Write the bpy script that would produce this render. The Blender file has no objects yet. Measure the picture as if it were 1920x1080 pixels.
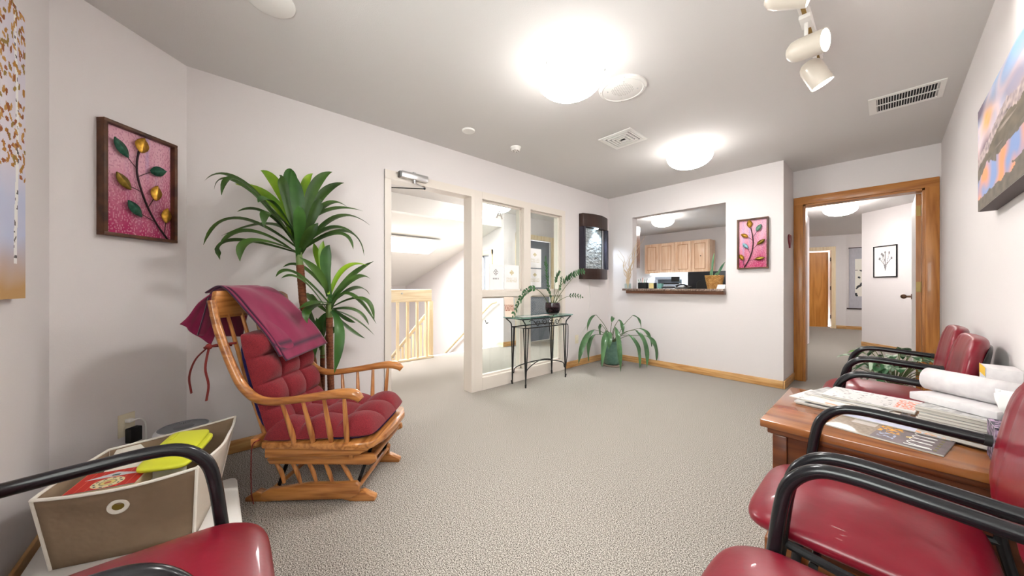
import bpy, bmesh, math, random
from mathutils import Vector, Matrix, noise
random.seed(7)
PI = math.pi
sc = bpy.context.scene
# ------------------------------------------------------------------ camera, world, exposure
cd = bpy.data.cameras.new('camera'); cam = bpy.data.objects.new('camera', cd); sc.collection.objects.link(cam)
cam.location = (0, 0, 1.08); cam.rotation_euler = (PI/2, 0, math.radians(48.25))
cd.sensor_width = 36; cd.lens = 628/1920*36; cd.shift_y = -0.00104; cd.clip_start = 0.02; cd.clip_end = 80
sc.camera = cam
w = bpy.data.worlds.new('sky'); sc.world = w; w.use_nodes = True
w.node_tree.nodes['Background'].inputs[0].default_value = (1.0, 0.975, 0.95, 1)
w.node_tree.nodes['Background'].inputs[1].default_value = 6.5
vs = sc.view_settings
vs.view_transform = 'Standard'; vs.look = 'None'; vs.exposure = 1.36; vs.gamma = 1.0; vs.use_curve_mapping = False
DOME_W, DOME_E, HALL_W, SPOT_W = 1.6, 42, 52, 4
# ------------------------------------------------------------------ helpers
COL = sc.collection
def srgb(r, g, b):
    f = lambda c: (c/255/12.92) if c/255 <= .04045 else ((c/255+.055)/1.055)**2.4
    return (f(r), f(g), f(b))
class MB:
    def __init__(s): s.v = []; s.f = []; s.c = None
    def add(s, vs, fs):
        n = len(s.v); s.v += [tuple(p) for p in vs]; s.f += [tuple(i+n for i in f) for f in fs]; return s
    def box(s, x0, x1, y0, y1, z0, z1, M=None, bev=0.0):
        bm = bmesh.new(); bmesh.ops.create_cube(bm, size=1)
        for v in bm.verts:
            v.co = Vector((x0+(v.co.x+.5)*(x1-x0), y0+(v.co.y+.5)*(y1-y0), z0+(v.co.z+.5)*(z1-z0)))
        if bev > 0: bmesh.ops.bevel(bm, geom=bm.edges[:], offset=bev, segments=2, affect='EDGES', profile=.5)
        if M is not None: bm.transform(M)
        bm.verts.index_update()
        s.add([v.co[:] for v in bm.verts], [[v.index for v in f.verts] for f in bm.faces]); bm.free(); return s
    def prism(s, pts, a, b, axis='z', M=None, bev=0.0):
        def mk(p, t):
            if axis == 'z': return (p[0], p[1], t)
            if axis == 'y': return (p[0], t, p[1])
            return (t, p[0], p[1])
        bm = bmesh.new(); n = len(pts)
        A = [bm.verts.new(mk(p, a)) for p in pts]; B = [bm.verts.new(mk(p, b)) for p in pts]
        bm.faces.new(A); bm.faces.new(B[::-1])
        for i in range(n): bm.faces.new((A[i], B[i], B[(i+1) % n], A[(i+1) % n]))
        bmesh.ops.recalc_face_normals(bm, faces=bm.faces[:])
        if bev > 0: bmesh.ops.bevel(bm, geom=bm.edges[:], offset=bev, segments=2, affect='EDGES', profile=.5)
        if M is not None: bm.transform(M)
        bm.verts.index_update()
        s.add([v.co[:] for v in bm.verts], [[v.index for v in f.verts] for f in bm.faces]); bm.free(); return s
    def tube(s, pts, r, seg=10, smooth=True, sub=5, flat=1.0, closed=False):
        P = [Vector(p) for p in pts]
        R = list(r) if hasattr(r, '__len__') else [r]*len(P)
        if smooth and len(P) > 2:
            Q = []; RR = []; n = len(P)
            for i in range(n if closed else n-1):
                p1, p2 = P[i], P[(i+1) % n]
                p0 = P[i-1] if (i > 0 or closed) else p1*2-p2
                p3 = P[(i+2) % n] if (i+2 < n or closed) else p2*2-p1
                for k in range(sub):
                    t = k/sub
                    Q.append(.5*((2*p1)+(p2-p0)*t+(2*p0-5*p1+4*p2-p3)*t*t+(3*p1-p0-3*p2+p3)*t**3))
                    RR.append(R[i]*(1-t)+R[(i+1) % n]*t)
            if not closed: Q.append(P[-1]); RR.append(R[-1])
            P, R = Q, RR
        n = len(P); vs_ = []; fs = []; prev = None
        for i in range(n):
            if closed: t = P[(i+1) % n]-P[i-1]
            else: t = P[min(i+1, n-1)]-P[max(i-1, 0)]
            if t.length < 1e-9: t = Vector((0, 0, 1))
            t.normalize()
            if prev is None:
                a = Vector((0, 0, 1)) if abs(t.z) < .9 else Vector((1, 0, 0))
                nn = t.cross(a).normalized()
            else:
                nn = (prev-t*prev.dot(t)); nn = nn.normalized() if nn.length > 1e-6 else prev
            prev = nn; b = t.cross(nn)
            for k in range(seg):
                a = 2*PI*k/seg
                vs_.append(P[i]+(nn*math.cos(a)+b*math.sin(a)*flat)*R[i])
        m = n if closed else n-1
        for i in range(m):
            for k in range(seg):
                j = (i+1) % n
                fs.append((i*seg+k, i*seg+(k+1) % seg, j*seg+(k+1) % seg, j*seg+k))
        if not closed:
            fs.append(tuple(range(seg))[::-1]); fs.append(tuple((n-1)*seg+k for k in range(seg)))
        return s.add(vs_, fs)
    def cyl(s, p0, p1, r0, r1=None, seg=16): return s.tube([p0, p1], [r0, r0 if r1 is None else r1], seg, smooth=False)
    def lathe(s, prof, c=(0, 0, 0), seg=32, sx=1, sy=1, cap=False):
        vs_ = []; fs = []; n = len(prof)
        for r, z in prof:
            for k in range(seg):
                a = 2*PI*k/seg; vs_.append((c[0]+r*math.cos(a)*sx, c[1]+r*math.sin(a)*sy, c[2]+z))
        for i in range(n-1):
            for k in range(seg): fs.append((i*seg+k, i*seg+(k+1) % seg, (i+1)*seg+(k+1) % seg, (i+1)*seg+k))
        if cap: fs.append(tuple(range(seg))[::-1]); fs.append(tuple((n-1)*seg+k for k in range(seg)))
        return s.add(vs_, fs)
    def ball(s, c, r, seg=12, sx=1, sy=1, sz=1):
        prof = [(max(1e-4, r*math.sin(PI*i/8)), -r*math.cos(PI*i/8)*sz) for i in range(9)]
        return s.lathe(prof, c, seg, sx, sy)
    def superbox(s, c, h, e=(4, 4, 3), n=14, fn=None, M=None):
        bm = bmesh.new(); bmesh.ops.create_cube(bm, size=2)
        bmesh.ops.subdivide_edges(bm, edges=bm.edges[:], cuts=n, use_grid_fill=True)
        for v in bm.verts:
            x, y, z = v.co
            q = (abs(x)**e[0]+abs(y)**e[1]); k = (q**(e[2]/e[0])+abs(z)**e[2])**(1/e[2])
            x, y, z = x/k, y/k, z/k
            p = Vector((x*h[0], y*h[1], z*h[2]))
            if fn: p = fn(p, x, y, z)
            v.co = p+Vector(c)
        if M is not None: bm.transform(M)
        bm.verts.index_update()
        s.add([v.co[:] for v in bm.verts], [[v.index for v in f.verts] for f in bm.faces]); bm.free(); return s
    def leaf(s, base, ctrl, tip, w, fold=.25, n=10, up=None, wave=0.0, kind='long', ph=0):
        b, c, t = Vector(base), Vector(ctrl), Vector(tip); vs_ = []; fs = []
        c = c*2-(b+t)/2 if kind != 'raw' else c
        up = Vector(up) if up else Vector((0, 0, 1))
        for i in range(n+1):
            k = i/n; p = b*(1-k)**2+c*2*k*(1-k)+t*k*k; d = (c-b)*(1-k)+(t-c)*k
            if d.length < 1e-6: d = t-b
            d.normalize(); sd = d.cross(up)
            if sd.length < .15: sd = d.cross(Vector((.7, -.7, .2)))
            sd.normalize(); nn = sd.cross(d).normalized()
            if kind == 'oval': ww = w*math.sin(PI*min(1, k*.97+.02))**.75
            else: ww = w*(.30+.70*min(1, k/.5)**.9)*(1 if k < .62 else max(.02, 1-((k-.62)/.38)**1.8))
            ww = max(ww, .0008); wv = wave*math.sin(k*11+ph)
            vs_ += [p-sd*ww+nn*(ww*fold+wv), p-sd*ww*.5+nn*ww*fold*.4, p, p+sd*ww*.5+nn*ww*fold*.4, p+sd*ww+nn*(ww*fold-wv)]
        for i in range(n):
            for k in range(4): fs.append((i*5+k, i*5+k+1, i*5+k+6, i*5+k+5))
        return s.add(vs_, fs)
    def build(s, name, m, parent=None, smooth=True, loc=None, rot=None, angle=40):
        me = bpy.data.meshes.new(name); me.from_pydata(s.v, [], s.f)
        bm = bmesh.new(); bm.from_mesh(me); bmesh.ops.recalc_face_normals(bm, faces=bm.faces[:]); bm.to_mesh(me); bm.free()
        me.materials.append(m)
        if smooth:
            for p in me.polygons: p.use_smooth = True
            try: me.set_sharp_from_angle(angle=math.radians(angle))
            except Exception: pass
        o = bpy.data.objects.new(name, me); COL.objects.link(o)
        if parent: o.parent = parent
        if loc: o.location = loc
        if rot: o.rotation_euler = rot
        return o
def tag(o, label=None, cat=None, group=None, kind=None):
    if label: o['label'] = label
    if cat: o['category'] = cat
    if group: o['group'] = group
    if kind: o['kind'] = kind
    return o
def thing(name, label, cat, loc=(0, 0, 0), rz=0, group=None):
    o = bpy.data.objects.new(name, None); COL.objects.link(o); o.empty_display_size = .05
    o.location = loc; o.rotation_euler = (0, 0, rz); return tag(o, label, cat, group)
def copy_tree(o, parent=None):
    c = o.copy(); COL.objects.link(c)
    if parent: c.parent = parent
    for ch in list(o.children): copy_tree(ch, c)
    return c
def struct(name, mb, m, parent=None, smooth=False):
    o = mb.build(name, m, parent, smooth)
    if parent is None: o['kind'] = 'structure'
    return o
def seat_at(o, mbs_offset):  # keep thing at its own base
    o.location = mbs_offset; return o
# ------------------------------------------------------------------ materials
def N(nt, t, **k):
    n = nt.nodes.new(t)
    for a, b in k.items(): setattr(n, a, b)
    return n
def mat(name, col, rough=.5, metal=0, var=None, bump=None, spec=.5, coat=0, trans=0, ior=1.45, emit=None, es=0, alpha=1, sheen=0, sss=0):
    m = bpy.data.materials.new(name); m.use_nodes = True; nt = m.node_tree; b = nt.nodes['Principled BSDF']
    b.inputs['Base Color'].default_value = (*col, 1); b.inputs['Roughness'].default_value = rough; b.inputs['Metallic'].default_value = metal
    b.inputs['Specular IOR Level'].default_value = spec; b.inputs['Coat Weight'].default_value = coat; b.inputs['IOR'].default_value = ior
    b.inputs['Transmission Weight'].default_value = trans; b.inputs['Sheen Weight'].default_value = sheen
    if emit: b.inputs['Emission Color'].default_value = (*emit, 1); b.inputs['Emission Strength'].default_value = es
    tc = N(nt, 'ShaderNodeTexCoord')
    if var:
        sca, col2, *rest = var; strx = rest[0] if rest else (1, 1, 1); lo = rest[1] if len(rest) > 1 else .35; hi = rest[2] if len(rest) > 2 else .65
        mp = N(nt, 'ShaderNodeMapping'); mp.inputs['Scale'].default_value = strx; nt.links.new(tc.outputs['Object'], mp.inputs[0])
        no = N(nt, 'ShaderNodeTexNoise'); no.inputs['Scale'].default_value = sca; no.inputs['Detail'].default_value = 5; nt.links.new(mp.outputs[0], no.inputs['Vector'])
        cr = N(nt, 'ShaderNodeValToRGB'); cr.color_ramp.elements[0].position = lo; cr.color_ramp.elements[1].position = hi
        cr.color_ramp.elements[0].color = (*col, 1); cr.color_ramp.elements[1].color = (*col2, 1)
        nt.links.new(no.outputs['Fac'], cr.inputs[0]); nt.links.new(cr.outputs[0], b.inputs['Base Color'])
    if bump:
        sca, st, *r2 = bump; no = N(nt, 'ShaderNodeTexNoise'); no.inputs['Scale'].default_value = sca; no.inputs['Detail'].default_value = 3
        nt.links.new(tc.outputs['Object'], no.inputs['Vector'])
        bp = N(nt, 'ShaderNodeBump'); bp.inputs['Strength'].default_value = st; bp.inputs['Distance'].default_value = r2[0] if r2 else .003
        nt.links.new(no.outputs['Fac'], bp.inputs['Height']); nt.links.new(bp.outputs[0], b.inputs['Normal'])
    return m
def wood(name, c1, c2, axis='x', scale=14, rough=.35, coat=.15):
    m = mat(name, c1, rough, coat=coat); nt = m.node_tree; b = nt.nodes['Principled BSDF']; tc = N(nt, 'ShaderNodeTexCoord')
    mp = N(nt, 'ShaderNodeMapping'); s = {'x': (.08, 1, 1), 'y': (1, .08, 1), 'z': (1, 1, .08)}[axis]; mp.inputs['Scale'].default_value = s
    nt.links.new(tc.outputs['Object'], mp.inputs[0])
    n1 = N(nt, 'ShaderNodeTexNoise'); n1.inputs['Scale'].default_value = scale; n1.inputs['Detail'].default_value = 2; nt.links.new(mp.outputs[0], n1.inputs['Vector'])
    n2 = N(nt, 'ShaderNodeTexNoise'); n2.inputs['Scale'].default_value = scale*9; n2.inputs['Detail'].default_value = 4; nt.links.new(mp.outputs[0], n2.inputs['Vector'])
    mu = N(nt, 'ShaderNodeMath', operation='MULTIPLY'); mu.inputs[1].default_value = 7; nt.links.new(n1.outputs['Fac'], mu.inputs[0])
    fr = N(nt, 'ShaderNodeMath', operation='PINGPONG'); fr.inputs[1].default_value = .5; nt.links.new(mu.outputs[0], fr.inputs[0])
    ad = N(nt, 'ShaderNodeMath', operation='ADD'); nt.links.new(fr.outputs[0], ad.inputs[0]); nt.links.new(n2.outputs['Fac'], ad.inputs[1])
    cr = N(nt, 'ShaderNodeValToRGB'); cr.color_ramp.elements[0].position = .42; cr.color_ramp.elements[1].position = .95
    cr.color_ramp.elements[0].color = (*c2, 1); cr.color_ramp.elements[1].color = (*c1, 1)
    nt.links.new(ad.outputs[0], cr.inputs[0]); nt.links.new(cr.outputs[0], b.inputs['Base Color'])
    return m
def paintmat(name, rough=.6, coat=0, bump=None):
    m = mat(name, (1, 1, 1), rough, coat=coat, bump=bump); nt = m.node_tree
    a = N(nt, 'ShaderNodeVertexColor', layer_name='Col'); nt.links.new(a.outputs[0], nt.nodes['Principled BSDF'].inputs['Base Color']); return m
PM = paintmat('printed_paper', .55); PMg = paintmat('printed_gloss', .5, .05); PMc = paintmat('printed_canvas', .75, 0, (500, .2, .0006)); PMl = paintmat('painted_leaf', .45)
def lerp(a, b, t): t = max(0, min(1, t)); return tuple(a[i]*(1-t)+b[i]*t for i in range(3))
def ns(x, y, s=0): return noise.noise(Vector((x, y, s)))*.5+.5
def painted(name, o, du, dv, nu, nv, fn, m, parent=None, thick=.002):
    """a printed sheet: corner o, edge vectors du, dv, picture fn(u,v)->linear colour; solid slab of given thickness"""
    o, du, dv = Vector(o), Vector(du), Vector(dv); nn = du.cross(dv).normalized()
    vs_ = [o+du*(i/nu)+dv*(j/nv) for j in range(nv+1) for i in range(nu+1)]
    fs = [(j*(nu+1)+i, j*(nu+1)+i+1, (j+1)*(nu+1)+i+1, (j+1)*(nu+1)+i) for j in range(nv) for i in range(nu)]
    k = len(vs_); vs_ += [o-nn*thick, o+du-nn*thick, o+du+dv-nn*thick, o+dv-nn*thick]
    a, b, c, d = 0, nu, (nv+1)*(nu+1)-1, nv*(nu+1)
    fs += [(k, k+3, k+2, k+1)]
    fs += [tuple([k, k+1]+[i for i in range(nu, -1, -1)]), tuple([k+2, k+3]+[nv*(nu+1)+i for i in range(nu+1)]),
           tuple([k+1, k+2]+[j*(nu+1)+nu for j in range(nv, -1, -1)]), tuple([k+3, k]+[j*(nu+1) for j in range(nv+1)])]
    me = bpy.data.meshes.new(name); me.from_pydata([tuple(v) for v in vs_], [], fs)
    at = me.color_attributes.new('Col', 'FLOAT_COLOR', 'CORNER')
    nf = nu*nv
    for p in me.polygons:
        if p.index < nf:
            i, j = p.index % nu, p.index//nu; c = fn((i+.5)/nu, (j+.5)/nv)
        else: c = (.55, .54, .52)
        for li in p.loop_indices: at.data[li].color = (*c, 1)
    me.materials.append(m); ob = bpy.data.objects.new(name, me); COL.objects.link(ob)
    if parent: ob.parent = parent
    return ob
WALL = mat('wall_paint', srgb(222, 216, 215), .8, bump=(160, .25, .002), spec=.2)
CEIL = mat('ceiling_paint', srgb(214, 211, 209), .85, bump=(200, .3, .002), spec=.15)
WHITE = mat('white_paint', srgb(236, 234, 230), .5)
CREAM = mat('cream_trim_paint', srgb(222, 213, 203), .4, bump=(40, .1, .001))
OAK = {a: wood('oak_trim_'+a, srgb(216, 170, 112), srgb(186, 132, 74), a, 9) for a in 'xyz'}
OAKD = {a: wood('oak_frame_'+a, srgb(186, 124, 62), srgb(156, 96, 42), a, 7) for a in 'xyz'}
GLW = {a: wood('glider_oak_'+a, srgb(190, 128, 70), srgb(142, 84, 40), a, 10, .28, .4) for a in 'xyz'}
PINE = {a: wood('pine_'+a, srgb(240, 222, 188), srgb(226, 200, 156), a, 6) for a in 'xyz'}
CABW = {a: wood('hickory_'+a, srgb(242, 210, 180), srgb(226, 182, 146), a, 5, .4) for a in 'xyz'}
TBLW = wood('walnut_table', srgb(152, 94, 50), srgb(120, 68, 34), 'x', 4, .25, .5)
TBLD = wood('walnut_side_shade', srgb(104, 54, 26), srgb(76, 36, 16), 'x', 7, .35, .3)  # same walnut darkened: shade on the table's sides painted into the colour
DARKW = mat('espresso_wood', srgb(44, 30, 26), .4, var=(8, srgb(58, 38, 32), (1, 1, .1)))
BLACKM = mat('black_enamel', (.008, .008, .010), .25, spec=.4, coat=.15)
IRON = mat('wrought_iron', (.02, .02, .02), .45, metal=.4)
VINYL = mat('red_vinyl', srgb(112, 8, 28), .34, bump=(14, .12, .01), coat=.15, var=(5, srgb(128, 16, 38)))
RUB = mat('black_rubber', (.01, .01, .01), .6)
METAL = mat('brushed_metal', (.6, .6, .6), .3, metal=1)
BRASS = mat('brass', srgb(150, 126, 80), .45, metal=1)
BRONZE = mat('bronze_knob', srgb(120, 88, 70), .3, metal=1)
def glass(name, tint, mixf=.06):
    m = bpy.data.materials.new(name); m.use_nodes = True; nt = m.node_tree; nt.nodes.clear()
    o = N(nt, 'ShaderNodeOutputMaterial'); t = N(nt, 'ShaderNodeBsdfTransparent'); g = N(nt, 'ShaderNodeBsdfGlossy'); mx = N(nt, 'ShaderNodeMixShader'); f = N(nt, 'ShaderNodeLayerWeight'); pw = N(nt, 'ShaderNodeMath', operation='POWER'); pw.inputs[1].default_value = 4; ml = N(nt, 'ShaderNodeMath', operation='MULTIPLY_ADD'); ml.inputs[1].default_value = .6; ml.inputs[2].default_value = .035
    t.inputs[0].default_value = (*tint, 1); g.inputs['Roughness'].default_value = .02; 
    nt.links.new(f.outputs['Facing'], pw.inputs[0]); nt.links.new(pw.outputs[0], ml.inputs[0]); nt.links.new(ml.outputs[0], mx.inputs[0]); nt.links.new(t.outputs[0], mx.inputs[1]); nt.links.new(g.outputs[0], mx.inputs[2]); nt.links.new(mx.outputs[0], o.inputs[0]); return m
GLASS = glass('window_glass', (.93, .97, .96)); TGLASS = glass('table_glass', (.6, .82, .78))
def emis(name, c, s, base=(.9, .9, .9)): return mat(name, base, .4, emit=c, es=s)
LINING = mat('frosted_bowl_lining', (.9, .9, .88), .6, emit=(1, .97, .93), es=.5)
BOWL = emis('lit_frosted_bowl', (1, .975, .95), DOME_E); TUBE = emis('lit_fluorescent_lens', (1, .99, .97), 5.0); LEDM = emis('cool_led', (.7, .88, 1), 6); SPOTM = emis('lit_spot_lamp', (1, .96, .88), 9)
UCAB = emis('under_cabinet_lens', (.8, .95, 1), 4)
nt = BOWL.node_tree; tc = N(nt, 'ShaderNodeTexCoord'); sx = N(nt, 'ShaderNodeSeparateXYZ'); mr = N(nt, 'ShaderNodeMapRange')
mr.inputs['From Min'].default_value = -.085; mr.inputs['From Max'].default_value = -.19; mr.inputs['To Min'].default_value = 1.2; mr.inputs['To Max'].default_value = DOME_E
nt.links.new(tc.outputs['Object'], sx.inputs[0]); nt.links.new(sx.outputs['Z'], mr.inputs['Value']); nt.links.new(mr.outputs[0], nt.nodes['Principled BSDF'].inputs['Emission Strength'])
# carpet
def carpet():
    m = mat('berber_carpet', (0, 0, 0), .95, spec=.05); nt = m.node_tree; b = nt.nodes['Principled BSDF']; tc = N(nt, 'ShaderNodeTexCoord')
    a = N(nt, 'ShaderNodeTexNoise'); a.inputs['Scale'].default_value = 230; a.inputs['Detail'].default_value = 3; a.inputs['Roughness'].default_value = .7; nt.links.new(tc.outputs['Object'], a.inputs['Vector'])
    c = N(nt, 'ShaderNodeValToRGB'); e = c.color_ramp.elements; e[0].position = .40; e[0].color = (*srgb(58, 50, 44), 1); e[1].position = .60; e[1].color = (*srgb(214, 207, 199), 1)
    k = c.color_ramp.elements.new(.5); k.color = (*srgb(149, 142, 134), 1)
    nt.links.new(a.outputs['Fac'], c.inputs[0]); nt.links.new(c.outputs[0], b.inputs['Base Color'])
    bp = N(nt, 'ShaderNodeBump'); bp.inputs['Strength'].default_value = .12; bp.inputs['Distance'].default_value = .003; nt.links.new(a.outputs['Fac'], bp.inputs['Height']); nt.links.new(bp.outputs[0], b.inputs['Normal'])
    return m
CARPET = carpet()
# ------------------------------------------------------------------ setting
H = 2.42
mb = MB(); mb.prism([(-4.7, -1.2), (2.6, -1.2), (2.6, 12.6), (-4.7, 12.6)], -.12, 0); struct('floor', mb, CARPET)
mb = MB().box(-8.7, 2.6, -1.2, 12.6, H, H+.1); struct('ceiling', mb, CEIL)
T = .12
# left wall with doorway and two panes (plane x=-2.83)
mb = MB(); X0, X1 = -2.83-T, -2.83
mb.box(X0, X1, -.12, 1.08, 0, H); mb.box(X0, X1, 1.08, 3.45, 2.075, H); mb.box(X0, X1, 3.45, 4.62, 0, H)
struct('wall_left', mb, WALL)
# 45 degree wall
mb = MB().prism([(-2.83, -.12), (-2.42, -.53), (-2.52, -.65), (-2.95, -.22), (-2.95, -.12)], 0, H); struct('wall_corner', mb, WALL)
mb = MB().box(-2.42, -1.0, -.65, -.53, 0, H).box(.25, .46, -.65, -.53, 0, H).box(-1.0, .25, -.65, -.53, 0, .95).box(-1.0, .25, -.65, -.53, 2.1, H); struct('wall_rear', mb, WALL)
wn = struct('window_4', MB().box(-.98, .23, -.60, -.595, .97, 2.08), GLASS)
MB().box(-1.0, -.97, -.62, -.57, .95, 2.1).box(.22, .25, -.62, -.57, .95, 2.1).box(-.97, .22, -.62, -.57, 2.07, 2.1).box(-.97, .22, -.62, -.57, .95, .98).box(-.39, -.36, -.62, -.57, .98, 2.07).build('window_frame', WHITE, wn, False)
mb = MB().box(.335, .46, -.53, 5.05, 0, H); struct('wall_right', mb, WALL)
# reception wall with opening
mb = MB(); Y0, Y1 = 4.5, 4.62
mb.box(-2.83, -2.44, Y0, Y1, 0, H); mb.box(-1.265, -.73, Y0, Y1, 0, H); mb.box(-2.44, -1.265, Y0, Y1, 0, 1.0); mb.box(-2.44, -1.265, Y0, Y1, 2.075, H)
struct('wall_reception', mb, WALL)
mb = MB().box(-.85, -.73, 4.62, 5.17, 0, H); struct('wall_alcove_side', mb, WALL)
mb = MB(); mb.box(-.73, -.71, 5.05, 5.17, 0, H); mb.box(.31, .46, 5.05, 5.17, 0, H); mb.box(-.71, .31, 5.05, 5.17, 2.1, H); struct('wall_alcove', mb, WALL)
# office behind the opening
mb = MB(); mb.box(-3.44, -3.32, 4.62, 5.83, 0, H); mb.box(-4.55, -3.44, 5.71, 5.83, 0, H); mb.box(-4.67, -4.55, 5.71, 8.5, 0, H); struct('wall_office_left', mb, WALL)
mb = MB().box(-4.67, -1.14, 8.45, 8.57, 0, H); struct('wall_office_back', mb, WALL)
mb = MB().box(-1.14, -1.0, 4.62, 8.57, 0, H); mb.box(-1.9, -1.78, 8.57, 12.0, 0, H); mb.box(-1.9, -1.14, 8.57, 8.69, 0, H); mb.box(-1.0, -.85, 5.05, 5.17, 0, H); struct('wall_corridor_left', mb, WALL)
# corridor angled wall and far walls
mb = MB().prism([(-.31, 8.85), (1.3, 7.24), (1.4, 7.34), (-.2, 8.96), (.9, 12.1), (.8, 12.1)], 0, H)
mb = MB().prism([(-.31, 8.85), (1.3, 7.24), (1.42, 7.36), (-.19, 8.97)], 0, H); struct('wall_corridor_angled', mb, WALL)
mb = MB().box(1.3, 1.42, 5.17, 12.24, 0, H); mb.box(.46, 1.42, 5.05, 5.17, 0, H); struct('wall_corridor_right', mb, WALL)
# wall A with door opening: direction from (-1.78,11.75) to (-.706,12.12)
A0 = Vector((-1.86, 11.73, 0)); A1 = Vector((-.706, 12.12, 0)); AD = (A1-A0).normalized(); AN = Vector((-AD.y, AD.x, 0))
aang = math.atan2(AD.y, AD.x); MA = Matrix.Translation(A0) @ Matrix.Rotation(aang, 4, 'Z'); LA = (A1-A0).length
mb = MB(); mb.box(0, .12, 0, .12, 0, H, MA); mb.box(.95, LA, 0, .12, 0, H, MA); mb.box(.12, .95, 0, .12, 2.05, H, MA); mb.box(-.706, 1.3, 12.12, 12.24, 0, H)
mb.box(-.2, 0, 0, .1, 0, H, MA); struct('wall_corridor_far', mb, WALL)
mb = MB().box(-.3, 1.4, .9, 1.0, 0, H, MA).box(-.3, -.2, .0, .9, 0, H, MA).box(1.3, 1.4, .12, .9, 0, H, MA); struct('wall_light_seal', mb, WALL)  # unseen walls added behind the far door to keep sky light out
# hall beyond the glass
mb = MB().box(-4.72, -4.6, 3.9, 4.29, 0, H); mb.box(-4.72, -4.6, 5.18, 5.71, 0, H); mb.box(-4.72, -4.6, 4.29, 5.18, 2.0, H); struct('wall_hall_far', mb, WALL)
mb = MB().box(-4.6, -3.44, 5.42, 5.71, 0, H); struct('wall_hall_end', mb, WALL)
mb = MB().box(-8.7, -5.3, 3.9, 4.02, -2.6, 1.0)
mb.box(-5.3, -4.72, 3.9, 4.02, -2.6, .9); mb.box(-4.95, -4.72, 3.9, 4.02, .9, H); mb.box(-8.7, -5.55, 3.9, 4.02, 1.0, H); mb.box(-5.55, -4.95, 3.9, 4.02, 1.69, H); mb.box(-5.55, -4.95, 3.9, 4.02, .9, 1.0)
struct('wall_stair', mb, WALL)
mb = MB().box(-8.82, -8.7, -.6, 4.02, -2.6, H); struct('wall_stair_far', mb, WALL)
mb = MB().box(-8.7, -2.95, -.6, -.48, -2.6, H); struct('wall_stair_near', mb, WALL)
mb = MB().box(-8.7, -4.7, -.6, 4.02, -2.7, -2.6); struct('floor_stairwell', mb, CARPET)
mb = MB().box(-4.78, -4.7, -.6, 3.9, -2.6, 0); struct('wall_landing_edge', mb, WALL)
mb = MB().box(-4.77, -4.65, -.48, 3.9, 2.16, H); struct('trim_stair_beam', mb, WHITE)
mb = MB().prism([(-4.77, 2.16), (-8.7, 1.10), (-8.7, 1.2), (-4.77, 2.26)], -.48, 3.9, 'y'); struct('ceiling_stair_slope', mb, WHITE)
# stairs going down in -x from the landing between y=2.55 and 3.9
mb = MB()
for k in range(12): mb.box(-4.78-.28*(k+1), -4.78-.28*k, 2.55, 3.9, -2.6, -.18*(k+1))
struct('floor_stairs', mb, CARPET)
# baseboards
def base(name, pts, h=.085, t=.014):
    for i in range(len(pts)-1):
        a, b = Vector((*pts[i], 0)), Vector((*pts[i+1], 0)); d = b-a; ang = math.atan2(d.y, d.x)
        mb = MB().box(0, d.length, 0, t, .001, h, bev=.004); o = struct(name, mb, OAK['x'], smooth=True); o.location = a; o.rotation_euler = (0, 0, ang)
base('baseboard_left', [(-2.8295, 4.4995), (-2.8295, 3.452)])
base('baseboard_left', [(-2.8295, 1.078), (-2.8295, -.118)])
base('baseboard_corner', [(-2.8285, -.122), (-2.4215, -.529)])
base('baseboard_rear', [(-2.42, -.5295), (.3345, -.5295)])
base('baseboard_right', [(.3345, -.53), (.3345, 5.045)])
base('baseboard_reception', [(-.732, 4.4995), (-2.83, 4.4995)])
base('baseboard_alcove', [(-.7295, 5.045), (-.7295, 4.486)])
base('baseboard_corridor', [(1.29, 7.2505), (-.3095, 8.8495)])
base('baseboard_corridor_far', [(1.0, 12.1195), (-.706, 12.1195), (A0+AD*1.03)[:2]])
base('baseboard_hall', [(-4.5995, 4.19), (-4.5995, 3.9)])
base('baseboard_hall', [(-4.5995, 5.42), (-4.5995, 5.28)])
# painted frame of doorway and panes
FX0, FX1 = -2.955, -2.815
mb = MB(); mb.box(-2.83, -2.818, 1.08, 1.135, 0, 2.075); mb.box(X0, -2.825, 1.08, 1.12, 0, 2.07); mb.box(X0, FX1, 1.08, 2.0, 2.0, 2.075)
mb.box(FX0, FX1, 1.96, 2.0, 0, 2.0); struct('trim_doorway_frame', mb, CREAM)
mb = MB(); mb.box(FX0, FX1, 2.0, 2.10, 0, 2.075, bev=.003); mb.box(FX0, FX1, 2.70, 2.81, .13, 2.0); mb.box(FX0, FX1, 3.385, 3.45, 0, 2.0)
mb.box(FX0, FX1, 2.10, 3.45, 2.0, 2.075); mb.box(FX0, FX1, 2.10, 3.385, 0.0, .13); mb.box(FX0, FX1, 2.10, 2.7, .975, 1.035); mb.box(FX0, FX1, 2.81, 3.385, .975, 1.035)
for a, b in ((2.10, 2.70), (2.81, 3.385)):
    for z0, z1 in ((.13, .975), (1.035, 2.0)):
        mb.box(-2.90, -2.86, a, a+.018, z0, z1); mb.box(-2.90, -2.86, b-.018, b, z0, z1); mb.box(-2.90, -2.86, a, b, z0, z0+.018); mb.box(-2.90, -2.86, a, b, z1-.018, z1)
struct('trim_window_frame', mb, CREAM)
for n, (a, b) in enumerate(((2.118, 2.682), (2.828, 3.367))):
    mb = MB()
    for z0, z1 in ((.148, .957), (1.053, 1.982)): mb.box(-2.883, -2.877, a, b, z0, z1)
    struct('window_%d' % (n+1), mb, GLASS)
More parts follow.
